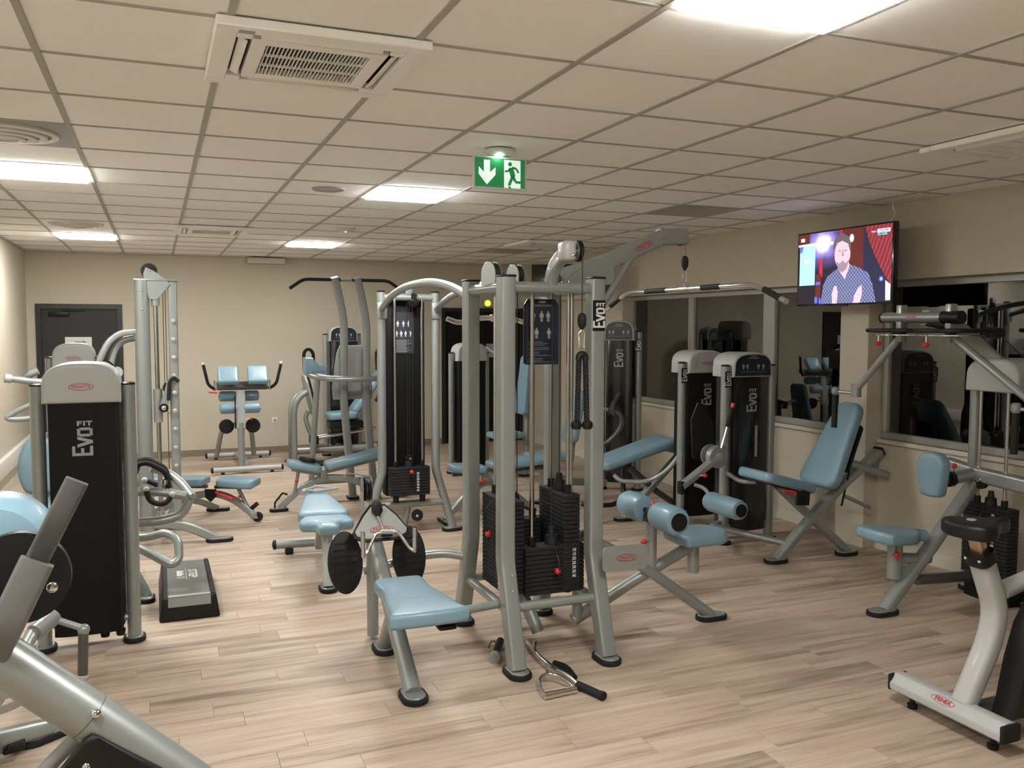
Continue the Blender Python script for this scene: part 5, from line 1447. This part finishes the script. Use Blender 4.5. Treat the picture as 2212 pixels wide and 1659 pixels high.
b11 = thing('adjustable_bench', 'inclined blue adjustable bench carrying a weight plate, before the dip station', 'bench', (1.5, 8.6, 0), 'adjustable benches')
YB1 = 8.6
bench_frame(None, (1.08, YB1+.03, .03), (2.02, YB1-.03, .16), (1.50, YB1, .315), b11)
MB().prism(taper(.33, .24, .28, .06), V((1.145, YB1, .435)), V((.975, 0, -.22)), (0, 1, 0), .075, .03, 3).build('seat_pad', 'blue', b11)
MB().prism(taper(.62, .24, .28, .05), V((1.525, YB1, .385)), V((.975, 0, .19)), (0, 1, 0), .075, .028, 3).build('back_pad', 'blue', b11)
MB().rtube([(1.52, YB1, .365), (2.1, YB1, .475)], .05, .035, (0, 0, 1), 0).build('back_rail', 'silver', b11)
MB().rtube([(1.20, YB1, .41), (1.46, YB1, .345)], .05, .035, (0, 0, 1), 0).build('seat_rail', 'silver', b11)
MB().box((1.465, YB1-.045, .30), (1.535, YB1+.045, .40), .012, 2).build('hinge_block', 'silver', b11)
MB().tube([(1.26, YB1-.02, .40), (1.22, YB1-.02, .19)], .017, 0, 10).build('seat_strut', 'silver', b11)
knob((1.236, YB1-.03, .305), (0, -1, 0), b11, .018, .008)
MB().tube([(1.06, YB1-.03, .13), (1.10, YB1-.03, .19), (1.15, YB1-.03, .17)], .009, .02, 8).build('grab_loop', 'rubber', b11)
MB().tube([(1.03, YB1-.03, .045), (1.03, YB1-.03, .10), (1.10, YB1-.03, .185)], .009, .02, 8).build('grab_loop', 'rubber', b11)
foot(1.075, YB1+.03, b11, (1, 0), .18, .09)
nt_ = MB()
for i in range(5): nt_.prism([(-.022, 0), (.022, 0), (.022, .035), (.008, .035), (.004, .015), (-.004, .015), (-.008, .035), (-.022, .035)], (1.74+i*.044, YB1-.04, .26-i*.006), (1, 0, -.12), (0, 0, 1), .008)
nt_.build('notched_ladder', 'silver', b11, smooth=False)
MB().tube([(1.70, YB1-.035, .30), (1.72, YB1-.035, .345), (1.95, YB1-.035, .30)], .008, .02, 8).build('ladder_guard', 'hood', b11)
MB().tube([(2.0, YB1+.30, .05), (2.0, YB1-.32, .05)], .03, 0, 12).build('rear_foot_bar', 'silver', b11)
MB().rtube([(2.0, YB1, .17), (2.0, YB1, .04)], .05, .06, (0, 1, 0), 0).build('rear_leg', 'silver', b11)
for s in (-1, 1): MB().lathe([(.034, 0), (.036, .02), (.01, .03)], (2.0, YB1-.01+s*.31, .05), (0, s, 0), 14).build('bar_cap', 'rubber', b11)
def weight_plate(c, nrm, r, label, name='weight_plate', th=.028):
    t = thing(name, label, 'weight plate', c, 'black weight plates')
    n_ = V(nrm).normalized()
    MB().lathe([(.025, 0), (r*.96, 0), (r, .006), (r, th-.006), (r*.96, th), (r*.82, th), (r*.78, th-.008), (r*.36, th-.008), (r*.32, th), (.025, th)], c, n_, 32).build('disc', 'rubber', t)
    h = V((1, 0, 0)) if abs(n_.x) < .8 else V((0, 1, 0))
    a = (h - n_*h.dot(n_)).normalized()
    for k in range(4):
        d = Matrix.Rotation(math.pi/2*k+.4, 3, n_) @ a
        MB().rtube([V(c)+n_*(th-.006)+d*r*.34, V(c)+n_*(th-.006)+d*r*.80], .018, .010, n_, 0).build('spoke', 'rubber', t)
    return t
weight_plate((1.347, YB1, .482), (.22, 0, .975), .085, 'black weight plate lying on the seat of the inclined bench')

b12 = thing('flat_utility_bench', 'pale blue T-shaped utility bench behind the black foot plates', 'bench', (1.08, 6.4, 0), 'adjustable benches')
a12 = V((.10, .995, 0)).normalized(); s12 = V((.995, -.10, 0)).normalized()
o12 = V((1.045, 5.80, .40))
MB().prism(soft([(-.06, -.02), (.06, -.02), (.075, .05), (.10, .10), (.17, .12), (.185, .18), (.17, .26), (.12, .33), (-.12, .33), (-.17, .26), (-.185, .18), (-.17, .12), (-.10, .10), (-.075, .05)], 3), o12, s12, a12, .075, .03, 3).build('seat_pad', 'blue', b12)
MB().prism(taper(.80, .36, .20, .06), o12+a12*.38, a12, -s12, .08, .028, 3).build('back_pad', 'blue', b12)
MB().rtube([o12+a12*.05+V((0, 0, -.02)), o12+a12*1.1+V((0, 0, -.02))], .06, .035, (0, 0, 1), 0).build('rail', 'silver', b12)
MB().rtube([o12+a12*.20-V((0, 0, .02)), o12+a12*.16-V((0, 0, .14)), o12+a12*.08-V((0, 0, .37))], .07, .10, a12, .05).build('front_leg', 'hood', b12)
foot(o12.x+.005, o12.y+.09, b12, (0, 1), .18, .12)
MB().tube([o12+a12*.14-V((0, 0, .05)), o12+a12*.12-V((0, 0, .28))], .012, 0, 8).build('slot_rod', 'chrome', b12)
MB().rtube([o12+a12*.60-V((0, 0, .02)), o12+a12*.95-V((0, 0, .30))], .06, .07, s12, 0).build('rear_leg', 'silver', b12)
q = o12+a12*1.15-V((0, 0, .32))
MB().tube([q-s12*.33, q+s12*.30], .034, 0, 14).build('floor_bar', 'silver', b12)
MB().rtube([o12+a12*.95-V((0, 0, .30)), q], .06, .06, (0, 0, 1), 0).build('link', 'silver', b12)
for s in (-.33, .30): MB().lathe([(.036, -.012), (.038, .01), (.01, .02)], q+s12*s, s12*(1 if s > 0 else -1), 14).build('bar_cap', 'rubber', b12)
for s in (-.22, .2): MB().box(q+s12*s-V((.03, .03, .08)), q+s12*s+V((.03, .03, -.03)), .006, 2).build('floor_pad', 'rubber', b12)
MB().tube([o12+a12*1.16-s12*.10+V((0, 0, .10)), o12+a12*1.20+s12*.0+V((0, 0, .12)), o12+a12*1.14+s12*.16+V((0, 0, .105)), o12+a12*1.10+V((0, 0, .10))], .011, 0, 8, closed=True, up=(0, 0, 1)).build('end_handle', 'hood', b12)
MB().cyl(o12+a12*1.06-s12*.12+V((0, 0, .10)), o12+a12*1.12-s12*.09+V((0, 0, .105)), .02, n=12).build('handle_pivot', 'hoodgrey', b12)
knob(o12+a12*.18+s12*.04-V((0, 0, .17)), s12, b12, .018, .02)

# ================================================================== HYPEREXTENSION BENCH at the back wall
hy = thing('hyperextension_bench', 'back extension bench with upturned black handles against the back wall', 'bench', (1.0, 11.6, 0))
for y, z in ((11.03, .055), (12.32, .055)):
    MB().tube([(.60, y, z), (1.42, y, z)], .034, 0, 16).build('floor_bar', 'hood', hy)
    for s, x in ((-1, .60), (1, 1.42)):
        MB().lathe([(.036, -.01), (.037, .012), (.012, .02)], (x, y, z), (s, 0, 0), 16).build('bar_cap', 'rubber', hy)
        MB().lathe([(.022, 0), (.022, .022), (.0, .024)], (x-s*.12, y, 0), n=12).build('floor_pad', 'rubber', hy)
MB().rtube([(1.0, 11.05, .07), (1.0, 11.5, .10), (1.0, 12.3, .07)], .09, .06, (0, 0, 1), .2).build('spine', 'silver', hy)
MB().tube([(.945, 11.08, .08), (.945, 11.10, .62)], .04, 0, 16).build('front_post', 'silver', hy)
MB().rtube([(.945, 11.10, .55), (.95, 11.14, .80), (.955, 11.18, 1.00)], .11, .07, (0, 1, 0), .05).build('adjust_post', 'hoodgrey', hy)
MB().tube([(.72, 12.2, .07), (.77, 11.95, .42), (.86, 11.9, .50), (1.06, 11.9, .50), (1.15, 11.95, .42), (1.20, 12.2, .07)], .032, .10, 14).build('rear_arch', 'silver', hy)
for x in (.785, 1.10):
    MB().cyl((x, 11.26, .565), (x, 11.20, .56), .088, n=28, bev=.01).build('foot_disc', 'rubber', hy)
    MB().tube([(x, 11.26, .565), (.945, 11.28, .60)], .018, 0, 10).build('disc_arm', 'silver', hy)
for z, y in ((.79, 11.16), (.93, 11.30)):
    for s in (-1, 1):
        MB().lathe([(.05, -.10), (.062, -.09), (.065, -.06), (.065, .06), (.062, .09), (.05, .10)], (.945+s*.135, y, z), (1, 0, 0), 20).build('ankle_roller', 'blue', hy)
    MB().tube([(.70, y, z), (1.19, y, z)], .016, 0, 10).build('roller_axle', 'silver', hy)
MB().box((.68, 11.18, 1.03), (1.29, 11.36, 1.09), .02, 2, Matrix.Rotation(math.radians(18), 3, 'X')).build('pad_carrier', 'char', hy)
for x in (.81, 1.16):
    MB().prism(rpoly(.245, .24, .03), (x, 11.20, 1.17), (1, 0, 0), (0, .55, .83), .09, .03, 3).build('hip_pad', 'blue', hy)
for s, x in ((-1, .665), (1, 1.30)):
    MB().tube([(x, 11.22, 1.02), (x+s*.085, 11.18, 1.08), (x+s*.14, 11.14, 1.335)], .019, .05, 12).build('handle', 'rubber', hy)
    MB().ball((x+s*.141, 11.14, 1.34), .023, n=12).build('handle_end', 'hood', hy)
    MB().rtube([(x+s*.01, 11.22, 1.01), (x+s*.01, 11.22, 1.13)], .02, .05, (0, 1, 0), 0).build('handle_bracket', 'silver', hy)
MB().tube([(.68, 11.1, .99), (.58, 11.08, 1.0)], .010, 0, 8).build('release_lever', 'red', hy)
knob((1.0, 11.10, .66), (1, 0, 0), hy, .018, .05)
MB().cyl((.88, 11.08, .55), (.88, 11.08, .95), .008, n=8).build('gas_strut', 'black', hy)

# ================================================================== PULL-UP AND DIP STATION
pu = thing('pull_up_station', 'pull-up and dip station with black bar and two bowed silver uprights', 'gym machine', (1.9, 8.95, 0))
for s, x in ((-1, 1.775), (1, 2.005)):
    po = MB().rtube([(x+.10, 9.0, .03), (x+.055, 8.98, .50), (x, 8.94, 1.10), (x+.015, 8.93, 1.82), (x-.03, 8.91, 2.06), (x-.095, 8.86, 2.29)], .075, .085, (0, 1, 0), .18).build('upright', 'silver', pu)
    foot(x+.10, 9.0, po, (0, 1), .2, .12)
MB().tube([(1.24, 8.86, 2.17), (1.375, 8.86, 2.265), (2.235, 8.86, 2.265), (2.37, 8.86, 2.17)], .017, .05, 12).build('pull_up_bar', 'rubber', pu)
MB().tube([(1.74, 8.858, 2.265), (1.86, 8.858, 2.265)], .0185, 0, 12).build('bar_middle', 'chrome', pu)
MB().tube([(1.45, 9.30, 1.32), (1.44, 8.95, 1.30), (1.56, 8.74, 1.275), (1.90, 8.70, 1.265), (2.12, 8.74, 1.27), (2.32, 8.90, 1.29), (2.33, 9.30, 1.32)], .030, .14, 14).build('dip_frame', 'silver', pu)
for x in (1.50, 2.28):
    MB().prism([(-.09, 0), (.12, 0), (.12, .07), (.07, .085), (.03, .06), (.0, .10), (-.02, .155), (-.09, .155)], (x, 9.22, 1.32), (1, 0, 0), (0, 0, 1), .30 if False else .26, .02, 3).build('elbow_pad', 'blue', pu)
    MB().tube([(x-.05, 9.36, 1.32), (x-.05, 9.40, 1.52), (x+.0, 9.40, 1.565), (x+.05, 9.40, 1.52), (x+.05, 9.38, 1.40)], .018, .05, 12).build('hand_loop', 'rubber', pu)
MB().prism([(-.20, -.28), (.20, -.28), (.21, -.16), (.16, .20), (.13, .28), (-.13, .28), (-.16, .20), (-.21, -.16)], (1.89, 9.06, 1.32), (1, 0, 0), (0, 0, 1), -.05 if False else .05, .015, 2).build('back_board', 'hoodgrey', pu)
MB().prism([(-.19, -.27), (.19, -.27), (.20, -.16), (.15, .20), (.12, .27), (-.12, .27), (-.15, .20), (-.20, -.16)], (1.89, 9.14, 1.32), (1, 0, 0), (0, 0, 1), .075, .03, 3).build('back_pad', 'blue', pu)
MB().tube([(1.50, 8.86, 1.28), (1.45, 8.95, .40), (1.44, 9.0, .03)], .030, .05, 14).build('side_leg', 'silver', pu)
MB().tube([(2.30, 8.88, 1.28), (2.36, 8.95, .40), (2.38, 9.0, .03)], .030, .05, 14).build('side_leg', 'silver', pu)
foot(1.44, 9.0, pu, (0, 1)); foot(2.38, 9.0, pu, (0, 1))
MB().tube([(1.46, 8.99, .20), (2.36, 8.99, .20)], .03, 0, 12).build('base_bar', 'silver', pu)

# ================================================================== LEG PRESS at the back wall
lp = thing('seated_leg_press', 'seated leg press with foot plate and dark weight tower by the back wall', 'gym machine', (2.1, 11.6, 0))
tower(lp, (2.40, 12.15), (1, 0, 0), (0, -1, 0), .46, 1.68, 1.80, .22, front_glass=True)
for y in (11.52, 11.74):
    MB().tube([(1.64, y, .03), (1.64, y, .72), (1.70, y, .88), (1.86, y, .97)], .042, .14, 14).build('footrest_post', 'silver', lp)
    foot(1.64, y, lp, (1, 0), .18, .10)
MB().prism([(-.14, -.28), (.14, -.28), (.20, -.10), (.20, .18), (.12, .27), (-.12, .27), (-.20, .18), (-.20, -.10)], (1.86, 11.62, .90), (0, -1, 0), V((-.22, 0, .97)), .03, .008, 2).build('foot_plate', 'hoodgrey', lp)
MB().prism([(-.15, -.29), (.15, -.29), (.21, -.10), (.21, .19), (.13, .28), (-.13, .28), (-.21, .19), (-.21, -.10)], (1.885, 11.62, .905), (0, -1, 0), V((-.22, 0, .97)), .012, .004, 1).build('plate_edge', 'gloss', lp)
MB().tube([(1.84, 11.62, .68), (1.80, 11.62, .60), (1.84, 11.62, .45), (1.90, 11.62, .33)], .030, .06, 12).build('plate_neck', 'silver', lp)
for y in (11.54, 11.70):
    MB().cyl((1.90, y, .32), (2.72, y, .43), .020, n=12).build('slide_rail', 'rod', lp)
MB().box((1.86, 11.50, .24), (1.96, 11.74, .36), .02, 2).build('rail_block', 'black', lp)
MB().tube([(1.66, 11.62, .16), (2.75, 11.62, .165)], .05, 0, 16).build('base_tube', 'silver', lp)
MB().prism(taper(.40, .34, .38, .07), (2.08, 11.62, .555), (1, 0, .05), (0, 1, 0), .10, .035, 3).build('seat', 'blue', lp)
MB().prism(taper(.70, .34, .30, .07), (2.46, 11.62, .62), V((.60, 0, .80)), (0, 1, 0), .09, .03, 3).build('backrest', 'blue', lp)
MB().box((2.10, 11.48, .44), (2.55, 11.76, .55), .02, 2).build('carriage', 'black', lp)
MB().cyl((2.30, 11.44, .48), (2.30, 11.47, .48), .04, n=18).build('carriage_roller', 'hood', lp)
knob((2.30, 11.46, .55), (0, -1, 0), lp, .018)
MB().tube([(2.75, 11.62, .165), (2.76, 11.62, .03)], .04, 0, 14).build('rear_leg', 'silver', lp)
foot(2.76, 11.62, lp, (0, 1))
MB().tube([(2.30, 12.10, .15), (2.30, 11.62, .165)], .035, 0, 12).build('link_tube', 'silver', lp)
MB().tube([(2.70, 11.45, .80), (2.86, 11.44, 1.05), (2.84, 11.44, 1.30), (2.72, 11.44, 1.42)], .022, .12, 12).build('side_handle', 'rubber', lp)
weight_plate((1.96, 11.40, 0.001), (0, 0, 1), .16, 'black weight plate lying on the floor beside the leg press', th=.03)

# ================================================================== NEAR LEFT MACHINE, cut by the photo's corner
nm = thing('rotary_leg_machine', 'large near machine with thick silver tube and charcoal lever in the lower left corner', 'gym machine', (-.5, 3.2, 0))
MB().tube([(-.47, 2.40, 1.085), (-.18, 2.40, .812)], .060, 0, 24).build('main_tube', 'silver', nm)
MB().tube([(-.179, 2.40, .811), (.046, 2.40, .598), (.60, 2.40, .06)], .0605, 0, 24).build('main_tube', 'silver', nm)
foot(.63, 2.40, nm, (1, 0), .24, .16)
bolt((-.158, 2.345, .838), (.2, -.8, .6), nm, .010)
# charcoal lever: two bent pieces, the lower one a thicker sleeve
MB().rtube([(-.190, 2.42, 1.412), (-.236, 2.41, 1.318), (-.262, 2.42, 1.265), (-.33, 2.46, 1.13)], .055, .062, (0, 1, 0), .03, .010).build('lever', 'char', nm)
MB().rtube([(-.280, 2.385, 1.225), (-.345, 2.36, 1.085), (-.368, 2.37, 1.04), (-.43, 2.44, .90)], .078, .080, (0, 1, 0), .04, .012).build('lever_sleeve', pmat('sleeve_grey', (.13, .13, .125), .38, .2, .2), nm)
MB().rtube([(-.40, 2.42, 1.06), (-.42, 2.40, .94)], .05, .09, (0, 1, 0), 0, .012).build('lever_boss', 'black', nm)
MB().cyl((-.345, 2.58, 1.135), (-.345, 2.61, 1.135), .122, n=40, bev=.006).build('pivot_disc', 'black', nm)
bolt((-.262, 2.50, 1.125), (.2, -1, 0), nm, .012)
MB().lathe([(.08, -.10), (.125, -.09), (.15, -.05), (.15, .06), (.13, .09), (.08, .10)], (-.425, 2.80, 1.175), (0, 1, 0), 32).build('leg_pad', 'blue', nm)
MB().cyl((-.39, 2.60, 1.15), (-.40, 2.71, 1.16), .04, n=16).build('pad_axle', 'silver', nm)
# lower brace and black cover plate under the tube
MB().tube([(-.182, 2.40, .785), (-.45, 2.40, .53)], .019, 0, 14).build('brace', 'hoodgrey', nm)
cv = MB().prism([(-.078, -.10), (.0, .0), (.018, .012), (.036, .002), (.20, -.125), (.20, -.40), (-.16, -.40), (-.16, -.20)], (-.187, 2.36, .780), (1, 0, 0), (0, 0, 1), .035, .012, 3)
cv.build('cover_plate', 'black', nm)
bolt((-.182, 2.325, .715), (0, -1, 0), nm, .009)
MB().rtube([(-.45, 2.40, .54), (-.80, 2.42, .10), (-.80, 3.2, .07), (-.66, 4.04, .07)], .08, .08, (0, 0, 1), .06).build('floor_rail', 'silver', nm)
MB().box((-.86, 2.36, 0), (-.74, 2.50, .06), .01, 2).build('rubber_foot', 'rubber', nm)
# far foot of the machine, straps and the little swinging grip
MB().tube([(-.68, 4.02, .10), (-.47, 4.20, .045)], .042, 0, 16).build('foot_tube', 'silver', nm)
MB().tube([(-.62, 4.05, .05), (-.56, 4.09, .04)], .03, 0, 12).build('foot_bolt', 'rubber', nm)
foot(-.49, 4.21, nm, (1, .75), .26, .14)
for k, (zc, xr) in enumerate(((.475, .10), (.425, .12))):
    MB().rtube([(-.66, 3.58, zc-.045), (-.52, 3.60, zc-.03), (-.45, 3.60, zc+.01), (-.50, 3.60, zc+.035), (-.66, 3.62, zc+.05)], .004, .030, (0, 0, 1), .05, .001).build('strap', pmat('grey_strap_%d' % k, (.22, .20, .17), .8), nm)
MB().tube([(-.46, 3.55, .42), (-.415, 3.58, .365)], .008, 0, 8).build('strap_pin', 'rubber', nm)
MB().tube([(-.70, 3.6, .02), (-.70, 3.6, .55)], .03, 0, 12).build('strap_post', 'silver', nm)
MB().tube([(-.66, 3.6, .30), (-.62, 4.0, .30), (-.55, 4.42, .40)], .03, .06, 12).build('side_arm', 'silver', nm)
MB().cyl((-.54, 4.42, .405), (-.47, 4.52, .44), .040, n=18).build('grip_hub', 'silver', nm)
MB().tube([(-.47, 4.50, .435), (-.345, 4.50, .372)], .016, 0, 12).build('grip_link', 'silver', nm)
MB().ball((-.345, 4.50, .368), .028, n=14).build('grip_joint', 'silver', nm)
MB().tube([(-.347, 4.50, .36), (-.355, 4.50, .15)], .023, 0, 14).build('hand_grip', 'char', nm)
MB().ball((-.356, 4.50, .140), .028, 1, 1, .8, 14).build('grip_end', 'hood', nm)

# ================================================================== TELEVISIONS
tv = thing('television', 'bright television showing a man in a checked shirt, high before the pillar', 'television', (5.02, 5.39, 2.0))
TY0, TY1, TZ0, TZ1, TXF = 5.905, 4.875, 1.972, 2.572, 4.985
MB().box((TXF, TY1, TZ0), (TXF+.05, TY0, TZ1), .006, 2).build('case', 'gloss', tv)
MB().box((TXF+.05, TY1+.2, TZ0+.1), (TXF+.08, TY0-.2, TZ1-.1), .01, 2).build('rear_cover', 'black', tv)
MB().box((TXF+.07, 5.30, 2.20), (5.345, 5.46, 2.36), .01, 1).build('wall_bracket', 'black', tv)
MB().box((TXF-.001, 5.33, TZ0-.008), (TXF+.02, 5.43, TZ0+.004), .003, 1).build('sensor', 'black', tv)
MB().tube([(5.05, 5.0, 2.56), (5.08, 4.96, 2.64), (5.07, 4.99, 2.70), (5.08, 4.98, ZC)], .005, .04, 6).build('power_cord', 'white', tv)
BZ = .014
SW, SH = TY0-TY1-2*BZ, TZ1-TZ0-2*BZ
scr = MB().box((TXF-.0015, TY1+BZ, TZ0+BZ), (TXF+.001, TY0-BZ, TZ1-BZ)).build('screen', emat('tv_backdrop', (.012, .005, .014), .6), tv, smooth=False)
def shirt_mat():
    m, nt, b = new_mat('tv_checked_shirt')
    tc = nd(nt, 'ShaderNodeTexCoord')
    ck = nd(nt, 'ShaderNodeTexChecker')
    ck.inputs['Scale'].default_value = 62
    ck.inputs['Color1'].default_value = (.10, .11, .30, 1); ck.inputs['Color2'].default_value = (.42, .47, .85, 1)
    nt.links.new(tc.outputs['Object'], ck.inputs['Vector'])
    nt.links.new(ck.outputs['Color'], b.inputs['Emission Color'])
    b.inputs['Emission Strength'].default_value = .42
    b.inputs['Base Color'].default_value = (.05, .05, .05, 1)
    return m
TVM = dict(curtain=emat('tv_curtain', (.55, .03, .05), 0.465), curtain2=emat('tv_curtain_fold', (.36, .015, .03), 0.465), cyan=emat('tv_cyan', (.45, .95, 1.0), 0.515), brown=emat('tv_brown', (.13, .02, .02), 0.465),
           glow=emat('tv_glow', (.8, .72, 1.0), 0.744), purple=emat('tv_purple', (.22, .14, .42), 0.465), skin=emat('tv_skin', (.80, .60, .72), 0.465), hair=emat('tv_hair', (.16, .12, .15), 0.465), beard=emat('tv_beard', (.36, .28, .36), 0.465),
           shirt=shirt_mat(), blue=emat('tv_blue', (.08, .12, 1.0), 0.744), white=emat('tv_white', (.9, .9, .95), 0.515), black=emat('tv_black', (.01, .02, .04), 0.465), navy=emat('tv_navy', (.02, .02, .06), 0.465), red=emat('tv_red', (.6, .02, .06), 0.465))
def haze_mat():
    m, nt, b = new_mat('tv_stage_light')
    tc = nd(nt, 'ShaderNodeTexCoord')
    mp = nd(nt, 'ShaderNodeMapping', vector_type='POINT')
    cy0, cz0 = TY0-BZ-.285*SW - 5.39, TZ1-BZ-.155*SH - 2.0
    mp.inputs['Location'].default_value = (0, -cy0*3.6, -cz0*4.6)
    mp.inputs['Scale'].default_value = (0, 3.6, 4.6)
    nt.links.new(tc.outputs['Object'], mp.inputs['Vector'])
    gr = nd(nt, 'ShaderNodeTexGradient', gradient_type='SPHERICAL')
    nt.links.new(mp.outputs[0], gr.inputs['Vector'])
    no = nd(nt, 'ShaderNodeTexNoise'); no.inputs['Scale'].default_value = 14
    nt.links.new(tc.outputs['Object'], no.inputs['Vector'])
    ad = nd(nt, 'ShaderNodeMath', operation='MULTIPLY_ADD'); ad.inputs[1].default_value = .22; ad.inputs[2].default_value = -.11
    nt.links.new(no.outputs['Fac'], ad.inputs[0])
    sm_ = nd(nt, 'ShaderNodeMath', operation='ADD')
    nt.links.new(gr.outputs['Fac'], sm_.inputs[0]); nt.links.new(ad.outputs[0], sm_.inputs[1])
    rp = nd(nt, 'ShaderNodeValToRGB')
    e = rp.color_ramp.elements
    e[0].position, e[0].color = .0, (.010, .005, .02, 1)
    e[1].position, e[1].color = .80, (.9, .85, 1, 1)
    k_ = e.new(.38); k_.color = (.10, .06, .24, 1)
    k_ = e.new(.62); k_.color = (.34, .26, .72, 1)
    nt.links.new(sm_.outputs[0], rp.inputs['Fac'])
    nt.links.new(rp.outputs['Color'], b.inputs['Emission Color'])
    b.inputs['Emission Strength'].default_value = .8
    b.inputs['Base Color'].default_value = (.02, .02, .02, 1)
    return m
TVM['haze'] = haze_mat()
def drape_mat():
    m, nt, b = new_mat('tv_red_drape')
    tc = nd(nt, 'ShaderNodeTexCoord')
    wv = nd(nt, 'ShaderNodeTexWave', bands_direction='Y')
    wv.inputs['Scale'].default_value = 9; wv.inputs['Distortion'].default_value = 1.5; wv.inputs['Detail'].default_value = 1
    mp = nd(nt, 'ShaderNodeMapping'); mp.inputs['Rotation'].default_value = (math.radians(-24), 0, 0)
    nt.links.new(tc.outputs['Object'], mp.inputs['Vector']); nt.links.new(mp.outputs[0], wv.inputs['Vector'])
    rp = nd(nt, 'ShaderNodeValToRGB')
    rp.color_ramp.elements[0].color = (.17, .012, .022, 1); rp.color_ramp.elements[1].color = (.36, .045, .06, 1)
    nt.links.new(wv.outputs['Fac'], rp.inputs['Fac']); nt.links.new(rp.outputs['Color'], b.inputs['Emission Color'])
    b.inputs['Emission Strength'].default_value = .72
    b.inputs['Base Color'].default_value = (.05, .01, .01, 1)
    return m
TVM['curtain'] = drape_mat()
def tvp(name, poly, key, layer):
    """flat picture area; u runs left to right as seen, v from the top down"""
    pts = [(u*SW, -v*SH) for u, v in poly]
    return MB().prism(pts, (TXF-.0015-layer*.0004, TY0-BZ, TZ1-BZ), (0, -1, 0), (0, 0, 1), .0003 if False else -.0003).build(name, TVM[key], scr, smooth=False)
def rc(u0, v0, u1, v1): return [(u0, v1), (u1, v1), (u1, v0), (u0, v0)]
tvp('picture_stage', rc(.0, .0, .13, .20), 'brown', 1)
tvp('picture_drape', rc(.50, .0, .72, .62), 'brown', 1)
tvp('picture_night', rc(.72, .0, .98, .99), 'navy', 1)
tvp('picture_haze', rc(.13, .0, .50, .62), 'haze', 1.2)
tvp('picture_flag', rc(.25, .36, .285, .62), 'red', 2)
tvp('picture_flag', rc(.475, .0, .50, .14), 'red', 2)
tvp('picture_flag', rc(.21, .58, .27, .98), 'brown', 2)
tvp('picture_streak', [(.0, .17), (.28, .20), (.54, .17), (.28, .13), (.0, .145)], 'glow', 3)
tvp('picture_panel', rc(.02, .165, .20, .73), 'cyan', 4)
tvp('picture_tab', [(.022, .26), (.045, .26), (.06, .17), (.022, .17)], 'blue', 5)
tvp('picture_caption', rc(.07, .36, .13, .41), 'glow', 5)
tvp('picture_curtain', [(.73, 0), (.80, .28), (.88, .52), (1.0, .80), (1.0, 0)], 'curtain', 4)
tvp('picture_shirt', [(.275, 1.0), (.30, .74), (.345, .62), (.46, .52), (.50, .56), (.57, .47), (.66, .52), (.775, .61), (.82, .76), (.86, 1.0)][::-1], 'shirt', 6)
tvp('picture_neck', [(.46, .52), (.535, .68), (.585, .50), (.57, .42), (.47, .44)], 'skin', 7)
tvp('picture_head', ell(.085, .20, 28, .505, .33), 'skin', 8)
tvp('picture_hair', [(.405, .26), (.40, .19), (.43, .09), (.51, .05), (.575, .11), (.595, .22), (.585, .30), (.565, .20), (.50, .15), (.44, .18), (.42, .26)][::-1], 'hair', 9)
tvp('picture_beard', [(.435, .42), (.47, .55), (.51, .58), (.55, .54), (.585, .40), (.545, .46), (.51, .42), (.475, .46)], 'beard', 9)
for u in (.475, .54): tvp('picture_eye', ell(.013, .012, 12, u, .285), 'beard', 9)
tvp('picture_nose', [(.50, .36), (.52, .36), (.513, .27), (.506, .27)], 'beard', 9)
tvp('picture_lamp', ell(.022, .055, 16, .60, .13), 'white', 8)
tvp('picture_hand', [(.405, 1.0), (.40, .86), (.425, .76), (.45, .76), (.465, .86), (.455, 1.0)][::-1], 'skin', 8)
tvp('picture_hand', [(.63, 1.0), (.64, .90), (.68, .80), (.715, .76), (.72, .88), (.70, 1.0)][::-1], 'skin', 8)
tvp('picture_spark', ell(.022, .035, 16, .905, .70), 'blue', 6)
tvp('picture_spark', ell(.010, .016, 12, .905, .70), 'white', 7)
for u0, v0, u1, v1 in ((.215, .69, .265, .73), (.205, .90, .235, .99), (.255, .92, .275, 1.0)): tvp('picture_spark', rc(u0, v0, u1, v1), 'blue', 6)
tvp('picture_banner', [(.95, .98), (.995, .98), (.995, .78), (.945, .72)], 'white', 5)
tvp('picture_logo', rc(.855, .055, .98, .105), 'white', 6)
tvp('picture_logo', rc(.855, .105, .96, .15), 'black', 6)
tvp('picture_logo', rc(.03, .055, .075, .105), 'white', 6)
for txt, u, v, sz, key in (("L'EQUIPE", .918, .080, .024, 'purple'), ('DU SOIR', .908, .128, .024, 'cyan'), ('direct', .822, .082, .020, 'skin')):
    M['tvtmp'] = TVM[key]
    lettering('picture_words', txt, sz, (TXF-.0048, TY0-BZ-u*SW, TZ1-BZ-v*SH), (0, -1, 0), (0, 0, 1), 'tvtmp', scr, .0006, None, depth=.0002)
tv2 = thing('television', 'switched-off black television high in the far right corner', 'television', (4.65, 9.5, 2.36))
MB().box((4.15, 9.45, 2.185), (5.13, 9.50, 2.545), .008, 2, Matrix.Rotation(math.radians(-34), 3, 'Z')).build('case', 'gloss', tv2)
MB().tube([(4.66, 9.55, 2.40), (5.0, 9.80, 2.55), (5.36, 9.90, 2.55)], .02, .05, 10).build('wall_bracket', 'black', tv2)
